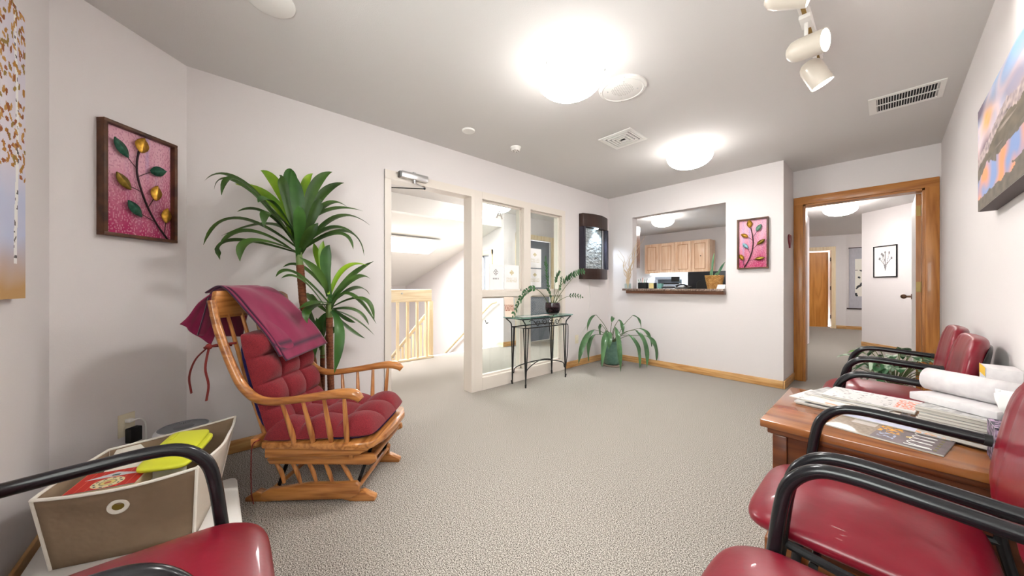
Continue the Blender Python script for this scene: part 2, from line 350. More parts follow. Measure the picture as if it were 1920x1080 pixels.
# corridor doorway casing (oak)
mb = MB(); mb.box(-.725, -.64, 5.03, 5.05, 0, 2.105, bev=.006); mb.box(-.64, -.62, 5.04, 5.17, 0, 2.02); struct('trim_corridor_door_left', mb, OAKD['z'], smooth=True)
mb = MB(); mb.box(.238, .325, 5.03, 5.05, 0, 2.105, bev=.006); mb.box(.222, .24, 5.04, 5.17, 0, 2.02); struct('trim_corridor_door_right', mb, OAKD['z'], smooth=True)
mb = MB(); mb.box(-.725, .325, 5.028, 5.05, 2.02, 2.108, bev=.006); mb.box(-.64, .24, 5.04, 5.17, 2.0, 2.03); struct('trim_corridor_door_head', mb, OAKD['x'], smooth=True)
d = MB().box(.188, .190, 5.19, 6.0, .01, 2.0).box(.190, .226, 5.19, 6.0, .01, 2.0)
door = struct('door_1', MB().box(.188, .226, 5.19, 6.0, .01, 2.0), OAKD['z'])
mb = MB().box(.1865, .188, 5.19, 6.0, .01, 2.0); mb.build('door_face', WHITE, door, False)
for z in (.25, 1.08, 1.83):
    mb = MB().box(.19, .222, 5.185, 5.19, z-.05, z+.05).cyl((.226, 5.182, z-.055), (.226, 5.182, z+.055), .007); mb.build('hinge', BRASS, door)
mb = MB().cyl((.188, 5.93, .97), (.14, 5.93, .97), .011).lathe([(.002, 0), (.028, 0), (.028, .004), (.002, .006)], (0, 0, 0)); mb = MB().cyl((.188, 5.93, .97), (.18, 5.93, .97), .03).cyl((.18, 5.93, .97), (.14, 5.93, .97), .011).ball((.125, 5.93, .97), .026)
mb.build('knob', BRONZE, door)
# far orange door in wall A
mb = MB(); mb.box(.05, .13, -.012, .12, 0, 2.13, MA); mb.box(.94, 1.02, -.012, .12, 0, 2.13, MA); mb.box(.05, 1.02, -.014, .12, 2.04, 2.13, MA); struct('trim_far_door', mb, PINE['z'])
dd = struct('door_2', MB().box(0, .78, 0, .04, .02, 2.0, Matrix.Translation(A0+AD*.13+AN*.05) @ Matrix.Rotation(aang+.1, 4, 'Z')), wood('golden_door', srgb(214, 146, 66), srgb(190, 120, 44), 'z', 4))
for z in (.3, 1.05, 1.8): MB().box(.925, .938, .03, .06, z-.05, z+.05, MA).build('hinge', BLACKM, dd)
mb = MB().box(-1.78, -1.75, 10.4, 10.5, 0, 2.1).box(-1.78, -1.75, 11.3, 11.4, 0, 2.1).box(-1.78, -1.75, 10.4, 11.4, 2.1, 2.18); struct('trim_corridor_side_door', mb, OAKD['z'])
# hall door: grey with wired glass, pine frame
mb = MB(); mb.box(-4.61, -4.585, 4.19, 4.29, 0, 2.09); mb.box(-4.61, -4.585, 5.18, 5.28, 0, 2.09); mb.box(-4.61, -4.583, 4.19, 5.28, 2.0, 2.09); struct('trim_hall_door', mb, PINE['z'])
GREYD = mat('grey_door_paint', srgb(112, 118, 128), .4)
WIRED = mat('wired_glass', srgb(120, 128, 140), .15)
nt = WIRED.node_tree; b = nt.nodes['Principled BSDF']; tc = N(nt, 'ShaderNodeTexCoord'); mp = N(nt, 'ShaderNodeMapping'); mp.inputs['Rotation'].default_value = (math.radians(45), 0, 0)
wv = N(nt, 'ShaderNodeTexWave'); wv.bands_direction = 'Z'; wv.inputs['Scale'].default_value = 14; cr = N(nt, 'ShaderNodeValToRGB'); cr.color_ramp.elements[0].color = (*srgb(84, 90, 102), 1); cr.color_ramp.elements[1].color = (*srgb(190, 198, 208), 1); cr.color_ramp.elements[0].position = .55; cr.color_ramp.elements[1].position = .9
nt.links.new(tc.outputs['Object'], mp.inputs[0]); nt.links.new(mp.outputs[0], wv.inputs[0]); nt.links.new(wv.outputs[0], cr.inputs[0]); nt.links.new(cr.outputs[0], b.inputs['Base Color'])
hd = struct('door_3', MB().box(-4.68, -4.64, 4.30, 5.17, .01, 1.99), GREYD)
MB().box(-4.64, -4.632, 4.42, 5.05, .25, .85).box(-4.64, -4.632, 4.42, 5.05, 1.0, 1.88).build('door_pane', WIRED, hd, False)
MB().cyl((-4.64, 4.36, 1.0), (-4.59, 4.36, 1.0), .012).ball((-4.575, 4.36, 1.0), .026).build('knob', METAL, hd)
# stair window
mb = MB(); mb.box(-5.59, -5.52, 3.87, 3.905, .92, 1.78); mb.box(-4.99, -4.91, 3.87, 3.905, .92, 1.78); mb.box(-5.59, -4.91, 3.865, 3.905, 1.69, 1.78); mb.box(-5.59, -4.91, 3.85, 3.905, .9, .99); struct('trim_stair_window', mb, PINE['x'])
wn = struct('window_3', MB().box(-5.55, -4.95, 3.955, 3.96, 1.0, 1.69), GLASS)
MB().box(-5.265, -5.225, 3.94, 3.98, 1.0, 1.69).box(-5.53, -4.97, 3.94, 3.98, 1.655, 1.69).box(-4.99, -4.96, 3.94, 3.98, 1.0, 1.69).build('window_frame', mat('grey_vinyl', srgb(150, 148, 158), .5), wn, False)
# ------------------------------------------------------------------ lights
def dome(x, y, label, group, r=.2, W=DOME_W):
    t = thing('ceiling_light', label, 'ceiling light', (x, y, H), 0, group)
    MB().lathe([(.0, -.002), (.075, -.002), (.075, -.02), (.02, -.028), (.018, -.05), (0.0, -.05)], seg=32).build('canopy', WHITE, t)
    prof = [(r*math.sin(a)**.9, -.075-(.115)*(math.cos(a))) for a in [PI/2*i/12 for i in range(13)]]; prof[0] = (.001, prof[0][1])
    prof2 = [prof[-1]]+[(p[0]*.97, p[1]+.004) for p in prof[::-1]]
    gb = MB().lathe(prof, seg=48).build('glass_bowl', BOWL, t); MB().lathe(prof2, seg=48).build('bowl_lining', LINING, gb)
    for k in range(3):
        a = k*2*PI/3+.5; MB().cyl((.06*math.cos(a), .06*math.sin(a), -.02), (r*.97*math.cos(a), r*.97*math.sin(a), -.072), .0025, seg=6).ball((r*1.0*math.cos(a), r*1.0*math.sin(a), -.078), .007, 8).build('clip', METAL, t)
    l = bpy.data.lights.new('bulb', 'POINT'); l.energy = W; l.shadow_soft_size = .085; l.color = (1, .97, .93)
    lo = bpy.data.objects.new('bulb', l); COL.objects.link(lo); lo.parent = t; lo.location = (0, 0, -.095)
    return t
dome(-1.27, 1.60, 'frosted bowl ceiling light nearest the round speaker grille, brightest one', 'frosted bowl ceiling lights')
dome(-1.27, 3.43, 'frosted bowl ceiling light in front of the reception window', 'frosted bowl ceiling lights')
dome(-2.86, 6.42, 'frosted bowl ceiling light inside the office behind the reception window', 'frosted bowl ceiling lights', W=5)
dome(-.507, 7.54, 'frosted bowl ceiling light in the corridor beyond the oak doorway', 'frosted bowl ceiling lights', .21, W=8)
dome(.5, 10.5, 'added frosted bowl light, unseen around the bend, brightening the far corridor', 'frosted bowl ceiling lights', W=20)  # added lamp, hidden behind the angled wall to brighten the corridor
dome(-4.0, 3.3, 'frosted bowl ceiling light in the stair hall, seen through the upper glass pane', 'frosted bowl ceiling lights', W=6)
# fluorescent on the sloped stair ceiling
t = thing('fluorescent_light', 'long fluorescent wraparound light on the sloping stairwell ceiling', 'light fixture', (-5.74, 2.3, 1.866))
t.rotation_euler = (0, -math.atan(.27), 0)
MB().box(-.29, .29, -.95, .85, -.03, -.001).build('housing', WHITE, t)
MB().prism([(-.28, -.03), (.28, -.03), (.25, -.085), (-.25, -.085)], -.94, .84, 'y', bev=.008).build('lens', TUBE, t)
l = bpy.data.lights.new('tube_lamp', 'AREA'); l.energy = HALL_W; l.shape = 'RECTANGLE'; l.size = .5; l.size_y = 1.7; lo = bpy.data.objects.new('tube_lamp', l); COL.objects.link(lo); lo.parent = t; lo.location = (0, -.05, -.1)
# track with spot heads
t = thing('track_light', 'white ceiling track rail carrying adjustable spot heads near right wall', 'track light', (-.265, 1.7, H))
MB().box(-.02, .02, -.9, .92, -.025, -.0005).build('rail', WHITE, t)
MB().box(-.008, .008, -.88, .9, -.0275, -.0245).build('contact_strip', mat('track_slot', srgb(150, 120, 60), .4, metal=.6), t)
def spot(y, az, el, label):
    s = thing('spot_head', label, 'spotlight', (-.265, y, H-.0255), 0, 'white spot heads on the ceiling track')
    MB().box(-.022, .022, -.05, .05, -.022, -.001, bev=.004).cyl((0, 0, -.02), (0, 0, -.12), .008).build('adapter', WHITE, s)
    M = Matrix.Translation((0, 0, -.14)) @ Matrix.Rotation(az, 4, 'Z') @ Matrix.Rotation(el, 4, 'Y')
    prof = [(.001, -.075), (.03, -.072), (.046, -.055), (.052, -.03), (.052, .075), (.049, .075), (.048, -.02)]
    g = MB(); g.lathe(prof, seg=28); g.v = [tuple(M @ (Matrix.Rotation(PI/2, 4, 'Y') @ Vector(p))) for p in g.v]; g.build('shade', mat('spot_shade', srgb(206, 197, 184), .3, coat=.3), s)
    g = MB(); g.lathe([(.001, .052), (.03, .056), (.048, .064)], seg=28); g.v = [tuple(M @ (Matrix.Rotation(PI/2, 4, 'Y') @ Vector(p))) for p in g.v]; g.build('lamp', SPOTM, s)
    l = bpy.data.lights.new('beam', 'SPOT'); l.energy = SPOT_W; l.spot_size = 1.5; l.spot_blend = .8; l.shadow_soft_size = .04; l.color = (1, .95, .88)
    lo = bpy.data.objects.new('beam', l); COL.objects.link(lo); lo.parent = s
    lo.matrix_local = M @ Matrix.Rotation(-PI/2, 4, 'Y') @ Matrix.Translation((0, 0, -.085))
    return s
spot(1.72, .2, .35, 'white spot head highest in view, cut off by the top of the picture')
spot(2.17, -.25, .15, 'white spot head with its bright round opening facing the right wall')
spot(2.47, .5, 1.1, 'white spot head at the far end of the track, aimed steeply down')
# water feature (adds its own lamp)
t = thing('wall_fountain', 'dark curved wall fountain with lit slate panel near the corner', 'wall fountain', (-2.83, 4.085, 1.19))
def arc(y0, y1, d0, d1, n=10): return [(d0+(d1-d0)*math.sin(PI*i/n), y0+(y1-y0)*i/n) for i in range(n+1)]
fr = [(0.002, -.325)]+arc(-.325, .275, .07, .135)+[(.002, .275)]
MB().prism(fr, .72, .90, bev=.003).build('hood', DARKW, t); MB().prism(fr, 0, .145, bev=.003).build('basin', DARKW, t)
MB().box(.002, .012, -.325, .325, 0, .90).build('back_panel', DARKW, t); MB().box(.002, .02, .275, .325, .01, .88).build('mounting_board', DARKW, t)
SIDEM = mat('led_tinted_panel', srgb(40, 38, 52), .35)  # reflected LED light painted in as a bluish tint
for y in (-.325, .235): MB().box(.012, .085, y, y+.04, .145, .72).build('side_panel', SIDEM, t)
def slate(u, v): 
    k = ns(u*6, v*30, 3)*.6+ns(u*25, v*60, 9)*.4; return lerp(srgb(110, 116, 118), srgb(190, 196, 196), k*1.6-.4)
SLATE = mat('wet_slate', srgb(128, 134, 136), .3, var=(30, srgb(186, 192, 192), (1, .5, 2)), bump=(45, 1, .02)); 
g = MB(); nu, nv = 30, 60
for j in range(nv+1):
    for i in range(nu+1):
        u, v = i/nu, j/nv; g.v.append((.03+.012*ns(u*5, v*22, 1)+.006*ns(u*20, v*50, 2), -.225+u*.38, .15+v*.565))
for j in range(nv):
    for i in range(nu): a = j*(nu+1)+i; g.f.append((a, a+1, a+nu+2, a+nu+1))
g.build('slate_panel', SLATE, t); MB().box(.02, .05, .165, .225, .15, .715).build('steel_strip', METAL, t)
MB().cyl((.075, -.02, .719), (.075, -.02, .712), .03).build('lamp', LEDM, t)
l = bpy.data.lights.new('fountain_lamp', 'SPOT'); l.energy = 7; l.color = (.72, .86, 1); l.spot_size = math.radians(118); l.spot_blend = .6; l.shadow_soft_size = .02
lo = bpy.data.objects.new('fountain_lamp', l); COL.objects.link(lo); lo.parent = t; lo.location = (.10, .0, .69); lo.rotation_euler = (math.radians(8), math.radians(4), 0)
MB().tube([(.004, -.085, 0), (.008, -.085, -.29), (.006, -.115, -.59), (.012, -.285, -.77), (.018, -.365, -.83)], .003, 6).build('power_cord', WHITE, t)
# ------------------------------------------------------------------ red vinyl armchairs
def make_chair():
    t = thing('waiting_chair', 'x', 'chair')
    def seatf(p, x, y, z):
        if z > 0: p.z += .012*(1-abs(x)**2)*(1-abs(y)**2)
        p.z -= .018*max(0, x-.55)/.45 if x > .55 else 0
        return p
    MB().superbox((.08, 0, .415), (.235, .236, .042), (5, 5, 2.6), 16, seatf).build('seat', VINYL, t)
    M = Matrix.Translation((-.222, 0, .675)) @ Matrix.Rotation(math.radians(-9), 4, 'Y')
    def backf(p, x, y, z):
        p.x += .03*y*y
        if x > 0: p.x -= .007*math.exp(-((abs(y)-.62)/.07)**2)*(1 if abs(z) < .9 else .3)
        p.y *= 1-.10*max(0, z)**3-.08*max(0, -z)**3
        return p
    MB().superbox((0, 0, 0), (.036, .235, .185), (2.6, 4.2, 4.2), 18, backf, M).build('backrest', VINYL, t)
    M2 = M @ Matrix.Translation((-.034, 0, 0)); MB().superbox((0, 0, 0), (.01, .2, .155), (2.6, 4, 4), 8, lambda p, x, y, z: p+Vector((.03*y*y, 0, 0)), M2).build('back_shell', BLACKM, t)
    for s in (-1, 1):
        y = .249*s
        MB().tube([(-.16, y, .647), (-.02, y, .656), (.08, y, .66), (.138, y, .648), (.180, y, .606), (.198, y, .545), (.212, y, .43), (.236, y, .2), (.258, y, .012)], .0155, 14, sub=5).build('arm_tube', BLACKM, t)
        MB().cyl((-.172, y, .646), (-.158, y, .647), .0165).build('arm_tip', RUB, t)
        MB().tube([(-.265, y*.97, .012), (-.225, y*.97, .2), (-.185, y*.97, .385), (-.19, y*.9, .5), (-.235, y*.78, .62), (-.262, y*.78, .73)], .0125, 10).build('rear_leg', BLACKM, t)
        MB().tube([(.219, y, .40), (0, y*.985, .375), (-.188, y*.97, .37)], .011, 8).build('side_rail', BLACKM, t)
        for x in (.258, -.265): MB().cyl((x, y*(.97 if x < 0 else 1), .0), (x, y*(.97 if x < 0 else 1), .02), .017, .015).build('foot', RUB, t)
    MB().cyl((.15, -.245, .366), (.15, .245, .366), .0095).build('cross_rail', BLACKM, t); MB().cyl((-.12, -.24, .366), (-.12, .24, .366), .0095).build('cross_rail', BLACKM, t)
    return t
CH = [(.024, .80, PI, 'nearest red vinyl armchair in the right-hand row, seat cut by the bottom edge'), (.024, 1.385, PI, 'red vinyl armchair beside the near side of the magazine table'),
      (.024, 2.585, PI+.0, 'red vinyl armchair just beyond the magazine table'), (.024, 3.12, PI, 'farthest red vinyl armchair of the right-hand row, next to the doorway plant'),
      (-.995, -.205, PI/2-.04, 'red vinyl armchair at lower left in front of the beige fabric bin')]
c0 = make_chair()
for i, (x, y, r, lb) in enumerate(CH):
    c = c0 if i == 0 else copy_tree(c0)
    c.location = (x, y, 0); c.rotation_euler = (0, 0, r); c['label'] = lb; c['category'] = 'chair'; c['group'] = 'red vinyl waiting room armchairs'
# ------------------------------------------------------------------ magazine table
t = thing('side_table', 'walnut cabinet side table piled with magazines between the red chairs', 'table', (0, 1.98, 0))
MB().box(-.345, .315, -.325, .325, .515, .545, bev=.005).build('tabletop', TBLW, t)
MB().box(-.325, .305, -.305, .305, .49, .515, bev=.006).build('moulding', TBLD, t)
MB().box(-.30, .295, -.285, .285, .06, .49).build('body', TBLD, t)
for y in (-.292, .292):
    MB().box(-.307, -.262, y-.012 if y < 0 else y-.03, y+.03 if y < 0 else y+.012, .07, .49, bev=.003).build('corner_post', TBLD, t)
MB().box(-.335, .305, -.305, .305, 0, .065, bev=.008).build('plinth', TBLW, t)
for y0, y1 in ((-.255, -.005), (.005, .255)):
    dd = MB().box(-.315, -.30, y0, y1, .09, .47, bev=.003).build('door', TBLD, t); MB().cyl((-.315, y1-.03 if y0 < -.1 else y0+.03, .3), (-.335, y1-.03 if y0 < -.1 else y0+.03, .3), .01).build('knob', BRASS, dd)
# magazine pictures
def cov_white(u, v):
    c = srgb(216, 212, 210)
    if u > .78 and .15 < v < .85 and ns(u*40, v*18, 5) > .5: c = srgb(226, 128, 100)
    elif .1 < u < .75 and ns(u*18, v*14, 8) > .66: c = srgb(150, 146, 148)
    return c
def cov_warm(u, v): k = ns(u*5, v*6, 2); return lerp(srgb(240, 232, 224), srgb(190, 120, 74), (k-.5)*3.2) if u > .25 else lerp(srgb(244, 240, 236), srgb(214, 200, 190), ns(u*30, v*30, 3))
def cov_food(u, v):
    k = ns(u*7, v*7, 4); c = lerp(srgb(92, 82, 84), srgb(128, 114, 118), k)
    if u < .42: c = lerp(srgb(168, 150, 132), srgb(116, 100, 88), ns(u*30, v*26, 1))
    if .15 < u < .38 and .55 < v < .9: c = srgb(190, 180, 174)
    if .42 < u < .62 and .45 < v < .95 and ns(u*22, v*18, 11) > .5: c = srgb(226, 160, 46)
    if .45 < u < .6 and .15 < v < .4 and ns(u*26, v*24, 6) > .55: c = srgb(168, 178, 206)
    if .66 < u < .71 and .35 < v < .6 and abs(v-.475-(u-.68)) < .03: c = srgb(236, 206, 120)
    return c
def cov_blue(u, v): 
    c = lerp(srgb(176, 182, 212), srgb(222, 220, 228), ns(u*6, v*9, 7))
    if .2 < u < .45 and v > .4 and ns(u*18, v*18, 2) > .45: c = srgb(230, 206, 60)
    if u > .7 and ns(u*20, v*16, 4) > .5: c = srgb(218, 150, 96)
    return c
def cov_grey(u, v): return lerp(srgb(200, 198, 196), srgb(120, 118, 118), (ns(u*9, v*9, 12)-.35)*2)
PAGES = mat('magazine_pages', srgb(206, 200, 192), .8, var=(260, srgb(150, 144, 136), (.02, .02, 1)))
def magazine(x, y, z, rz, fn, label, th=.006, sx=.275, sy=.21, cat='magazine', group='magazines on the walnut table', nm='magazine', res=60):
    t = thing(nm, label, cat, (x, y, z), rz, group)
    MB().box(-sx/2, sx/2, -sy/2, sy/2, .0003, th-.0008, bev=.0008).build('pages', PAGES, t)
    painted('front_cover', (-sx/2, -sy/2, th), (sx, 0, 0), (0, sy, 0), res, int(res*sy/sx), fn, PMg, t, .0008)
    return t
Z0 = .5455
m = magazine(.0, 1.842, Z0, -.2, cov_food, 'dark grey food magazine with a looping white title at the near edge of the table', .006, .285, .215, res=110)
pts = []
for k in range(49):
    a = k/48*2*PI*4.0; pts.append((.083+.026*math.cos(a), .075-.15*k/48+.012*math.sin(a), .0072))
MB().tube(pts, .0016, 6, flat=.5, sub=2).tube([(.055, .09, .0072), (.11, .083, .0072), (.06, .075, .0072), (.112, .068, .0072)], .0018, 6, smooth=False).tube([(.055, -.09, .0072), (.115, -.085, .0072)], .0016, 6).build('title_lettering', WHITE, m)
g = MB()
for k in range(6): g.box(.118, .1195+.008*0+.006, -.09+.03*k, -.078+.03*k, .0062, .0068)
g.build('barcode_strip', mat('olive_print', srgb(120, 112, 70), .5), m)
magazine(-.01, 1.84, Z0-.0, 0, cov_grey, 'x') if False else None
magazine(.03, 2.005, Z0+.0066, -.17, cov_blue, 'bluish magazine with a yellow picture, lying just behind the dark food magazine', .005)
zz = Z0+.0072
magazine(-.17, 2.085, Z0, -.12, cov_grey, 'grey magazine peeking out lowest at the table-front end of the spread', .0058, .20, .2)
magazine(-.135, 2.075, zz, -.12, cov_grey, 'grey magazine at the bottom of the left-hand spread of magazines', .006)
magazine(-.150, 2.105, zz+.0068, -.26, cov_white, 'white magazine poking out toward the room from the left-hand spread', .005)
magazine(-.10, 2.075, zz+.012, -.16, cov_warm, 'magazine with a brown and cream portrait cover in the left-hand spread', .008)
magazine(-.10, 2.155, zz+.0205, -.30, cov_grey, 'grey-edged magazine directly under the topmost white fashion magazine', .006)
magazine(-.05, 2.17, zz+.027, -.14, cov_white, 'topmost white magazine with sketches and an orange-red title', .009, res=110)
magazine(.182, 2.04, Z0, -.35, cov_grey, 'widest magazine, lying at the bottom of the tall magazine pile', .008, .22, .255)
zz = Z0+.0085
adj = ['thickest', 'glossy', 'pale', 'slim', 'cream-edged', 'grey-edged', 'white-edged', 'dog-eared']
for k in range(9):
    th = [.012, .009, .01, .012, .008, .011, .009, .012, .01][k]
    magazine(.20+random.uniform(-.004, .004), 2.0+random.uniform(-.005, .005), zz, -.35+random.uniform(-.04, .04), cov_grey, 'one of the magazines in the tall pile beside the tissue box', th, .18, .25, group='magazines in the tall pile', res=20); zz += th+.0004
# white catalogue with a curled-over cover on the pile
t = thing('catalogue', 'thick white catalogue with its cover curled over, on top of the tall pile', 'catalogue', (.205, 2.03, zz), -.62)
PAPERW = mat('white_paper', srgb(214, 209, 209), .7, var=(30, srgb(200, 194, 196), (1, .1, 1)))
MB().box(-.105, .115, -.11, .07, .0005, .028, bev=.004).build('pages', PAPERW, t)
g = MB(); n = 22; r = .042; cx, cz = .02, .070
sec = [(cx+.10, .030), (cx+.05, .0285)]+[(cx+r*math.sin(-a), cz-r*math.cos(a)) for a in [i/n*PI*1.75 for i in range(n+1)]]
for j in range(2):
    X = -.12+j*.235
    for (a, b) in sec: g.v.append((X, a-.02, b+.0))
m_ = len(sec)
for i in range(m_-1): g.f.append((i, i+1, m_+i+1, m_+i))
o = g.build('curled_cover', PAPERW, t); md = o.modifiers.new('s', 'SOLIDIFY'); md.thickness = .002
# tissue box
def floral(u, v): return lerp(srgb(46, 38, 58), srgb(190, 160, 190), (ns(u*9, v*9, 3)-.5)*5)
t = thing('tissue_box', 'dark purple floral tissue box with a white tissue beside the tall magazine pile', 'tissue box', (.268, 1.79, Z0), 0)
MB().box(-.0545, .0545, -.0545, .0545, .0005, .115).build('carton', mat('tissue_carton', srgb(46, 38, 58), .5), t)
painted('printed_side', (-.0555, .055, .001), (0, -.11, 0), (0, 0, .115), 30, 30, floral, PMg, t, .0008); painted('printed_side', (-.055, -.0555, .001), (.11, 0, 0), (0, 0, .115), 30, 30, floral, PMg, t, .0008)
painted('printed_top', (-.055, -.055, .1165), (.11, 0, 0), (0, .11, 0), 30, 30, floral, PMg, t, .0008)
g = MB()
for j in range(15):
    k = j/14
    for i in range(33):
        a = 2*PI*i/32; r = (.010+.038*min(1, k*1.8)**.8)*(1+.22*math.sin(a*5+k*3)+.12*math.sin(a*9)); g.v.append((r*math.cos(a)*.8-.008*k, r*math.sin(a), .117+.10*k**.9+.008*math.sin(a*3)*k if k < .93 else .117+.102-.02*(k-.9)*10*.3))
for j in range(14):
    for i in range(32): q = j*33+i; g.f.append((q, q+1, q+34, q+33))
g.f.append(tuple(14*33+i for i in range(32))); g.build('tissue', mat('tissue_paper', srgb(240, 240, 238), .9), t)
# brochure books leaning on the wall behind the table
t = thing('book', 'paperback with a yellow and blue cover standing against the right wall', 'book', (.288, 2.24, Z0), 0)
MB().box(-.04, .04, -.06, .06, .0005, .228, bev=.002).build('pages', PAPERW, t)
def bk(u, v): return srgb(240, 196, 60) if v > .86 or u < .08 else (srgb(216, 120, 90) if .2 < u < .7 and .5 < v < .68 else srgb(214, 222, 240))
painted('front_cover', (-.0415, .061, 0.001), (0, -.122, 0), (0, 0, .229), 24, 40, bk, PMg, t, .001)
# ------------------------------------------------------------------ glider rocker
gx = math.atan2(.75, .66)
t = thing('glider_rocker', 'oak glider rocking chair with tufted red cushions and curved arms', 'rocking chair', (-2.09, .50, 0), gx)
def side(s):
    y = .2*s
    MB().prism([(-.325, 0), (-.325, .018), (-.27, .052), (-.2, .03), (.2, .03), (.26, .05), (.325, .02), (.325, 0), (.2, 0.0), (.16, .012), (-.16, .012), (-.2, 0)], y-.02-.012*s, y+.02-.012*s, 'y', bev=.004).build('floor_runner', GLW['x'], t)
    MB().prism([(-.235, .03), (-.20, .012), (.2, .022), (.25, .045), (.255, .085), (.235, .105), (.15, .1), (0, .098), (-.14, .078), (-.2, .07), (-.235, .05)], y+.010*s-.014, y+.010*s+.014, 'y', bev=.005).build('base_board', GLW['x'], t)
    MB().prism([(-.2, .19), (.30, .185), (.335, .2), (.33, .23), (.30, .24), (-.18, .235), (-.215, .215)], y-.012, y+.012, 'y', bev=.005).build('base_rail', GLW['x'], t)
    for k in range(5):
        x0 = -.155+.082*k; x1 = -.12+.078*k if k < 4 else .215; MB().tube([(x1-.01*(4-k)*.3, y, .09), ((x0+x1)/2-.01, y, .145), (x0-.02, y, .195)], [.008, .0115, .008], 10).build('base_spindle', GLW['z'], t)
    MB().prism([(-.2, .238), (.26, .25), (.33, .29), (.2, .30), (-.2, .285)], y*1.16-.012, y*1.16+.012, 'y', bev=.004).build('seat_apron', GLW['x'], t)
    for x in (-.14, .26): MB().box(x-.008, x+.008, y-.022*s-.003, y-.022*s+.003, .06, .26, Matrix.Translation((x, 0, .16)) @ Matrix.Rotation(.35, 4, 'Y') @ Matrix.Translation((-x, 0, -.16))).build('glide_link', BLACKM, t)
    a = MB().tube([(-.443, .262*s, 1.015), (-.418, .262*s, .90), (-.378, .262*s, .78), (-.33, .265*s, .67), (-.288, .268*s, .60), (-.225, .272*s, .545), (-.14, .278*s, .528), (-.02, .286*s, .54), (.12, .292*s, .562), (.21, .296*s, .572), (.268, .298*s, .566), (.298, .30*s, .542)],
                  [.017, .0185, .0195, .02, .021, .021, .019, .018, .02, .024, .026, .018], 14, sub=6).build('arm', GLW['x'], t)
    for k in range(4):
        x0 = [-.05, .043, .13, .205][k]; x1 = [-.085, .015, .115, .212][k]; z1 = [.528, .536, .552, .562][k]
        MB().tube([(x0, .245*s, .305), (x0*.7+x1*.3, .255*s, .37), (x1, .29*s, z1)], [.011, .0135, .008], 10).build('arm_spindle', GLW['z'], t)
for s in (-1, 1): side(s)
MB().prism([(-.215, -.25), (.24, -.27), (.33, -.245), (.365, -.15), (.372, 0), (.365, .15), (.33, .245), (.24, .27), (-.215, .25)], .285, .318, 'z', bev=.009).build('seat_frame', GLW['y'], t)
MB().box(.20, .222, -.22, .22, .22, .286, bev=.004).build('front_apron', GLW['y'], t)
for x, z in ((.24, .07), (.31, .212), (-.2, .05)): MB().cyl((x, -.2, z), (x, .2, z), .011).build('cross_dowel', GLW['y'], t)
MB().prism([(-.235, 1.045), (-.25, 1.06), (-.27, .935), (-.24, .925), (.24, .925), (.27, .935), (.29, .99), (.275, 1.035), (.23, 1.052), (0, 1.068)][1:], -.452, -.428, 'x', bev=.006).build('top_rail', GLW['y'], t)
# vertical back spindles behind the cushion
for y in (-.18, -.09, 0, .09, .18): MB().tube([(-.438, y, .95), (-.34, y, .62), (-.24, y, .31)], [.008, .011, .009], 8).build('back_spindle', GLW['z'], t)
MB().box(-.265, -.235, -.25, .25, .30, .335, bev=.004).build('back_lower_rail', GLW['y'], t)
FAB = mat('red_tweed', srgb(102, 18, 32), .95, var=(240, srgb(138, 36, 42), (1, 1, 2.2)), bump=(260, .5, .004), sheen=.12)
nt = FAB.node_tree
LIN = mat('navy_lining', srgb(38, 30, 92), .8)
def tuft(Lx, Ly, T, nx, ny, M, edge=.06):
    g = MB(); n1, n2 = 72, 72
    def puff(u, v):
        e = lambda q, L: min(1, (min(q, 1-q)*L/edge))
        eu, ev = e(u, Lx), e(v, Ly); k = (1-(1-eu)**2.5)*(1-(1-ev)**2.5); k = max(0, k)**.5
        cu = abs(math.sin(PI*nx*u)); cv = abs(math.sin(PI*ny*v)); cr = (.62+.38*cu**.4*(.3+.7*cv**.5))*(.64+.36*cv**.4*(.3+.7*cu**.5))
        return T*k*cr
    for sgn in (1, -.25):
        b0 = len(g.v)
        for j in range(n2+1):
            for i in range(n1+1):
                u, v = i/n1, j/n2; ru = 1-.04*(abs(2*v-1)**4); rv = 1-.05*(abs(2*u-1)**4)
                g.v.append(tuple(M @ Vector(((u-.5)*Lx*ru, (v-.5)*Ly*rv, sgn*puff(u, v)))))
        for j in range(n2):
            for i in range(n1): a = b0+j*(n1+1)+i; g.f.append((a, a+1, a+n1+2, a+n1+1))
    return g
cu = tuft(.56, .50, .088, 3, 3, Matrix.Translation((.055, 0, .338)) @ Matrix.Rotation(math.radians(-3), 4, 'Y')).build('seat_cushion', FAB, t, angle=180)
MB().superbox((.06, 0, .329), (.262, .236, .010), (5, 5, 2), 8).build('cushion_lining', LIN, cu)
ab = math.atan2(.60, .19)
MBk = Matrix(((-.27, 0, .963, -.268), (0, 1, 0, 0), (.963, 0, .27, .585), (0, 0, 0, 1)))
bc = tuft(.55, .46, .088, 4, 3, MBk).build('back_cushion', FAB, t, angle=180)
g = MB().superbox((0, 0, 0), (.262, .222, .012), (5, 5, 2), 8, None, MBk @ Matrix.Translation((0, 0, -.022))); g.build('cushion_lining', LIN, bc)
TIE = mat('dark_red_tie', srgb(112, 34, 30), .9)
MB().tube([(-.36, -.215, .80), (-.40, -.265, .80), (-.405, -.29, .80), (-.42, -.30, .795), (-.45, -.29, .79), (-.45, -.25, .79), (-.38, -.22, .79)], .006, 8).tube([(-.42, -.30, .80), (-.47, -.315, .74), (-.495, -.32, .66), (-.49, -.315, .58)], .0065, 8, flat=.5).tube([(-.42, -.30, .80), (-.425, -.315, .70), (-.41, -.315, .62), (-.42, -.315, .545)], .0065, 8, flat=.5).ball((-.42, -.302, .797), .014).build('cushion_tie', TIE, bc)
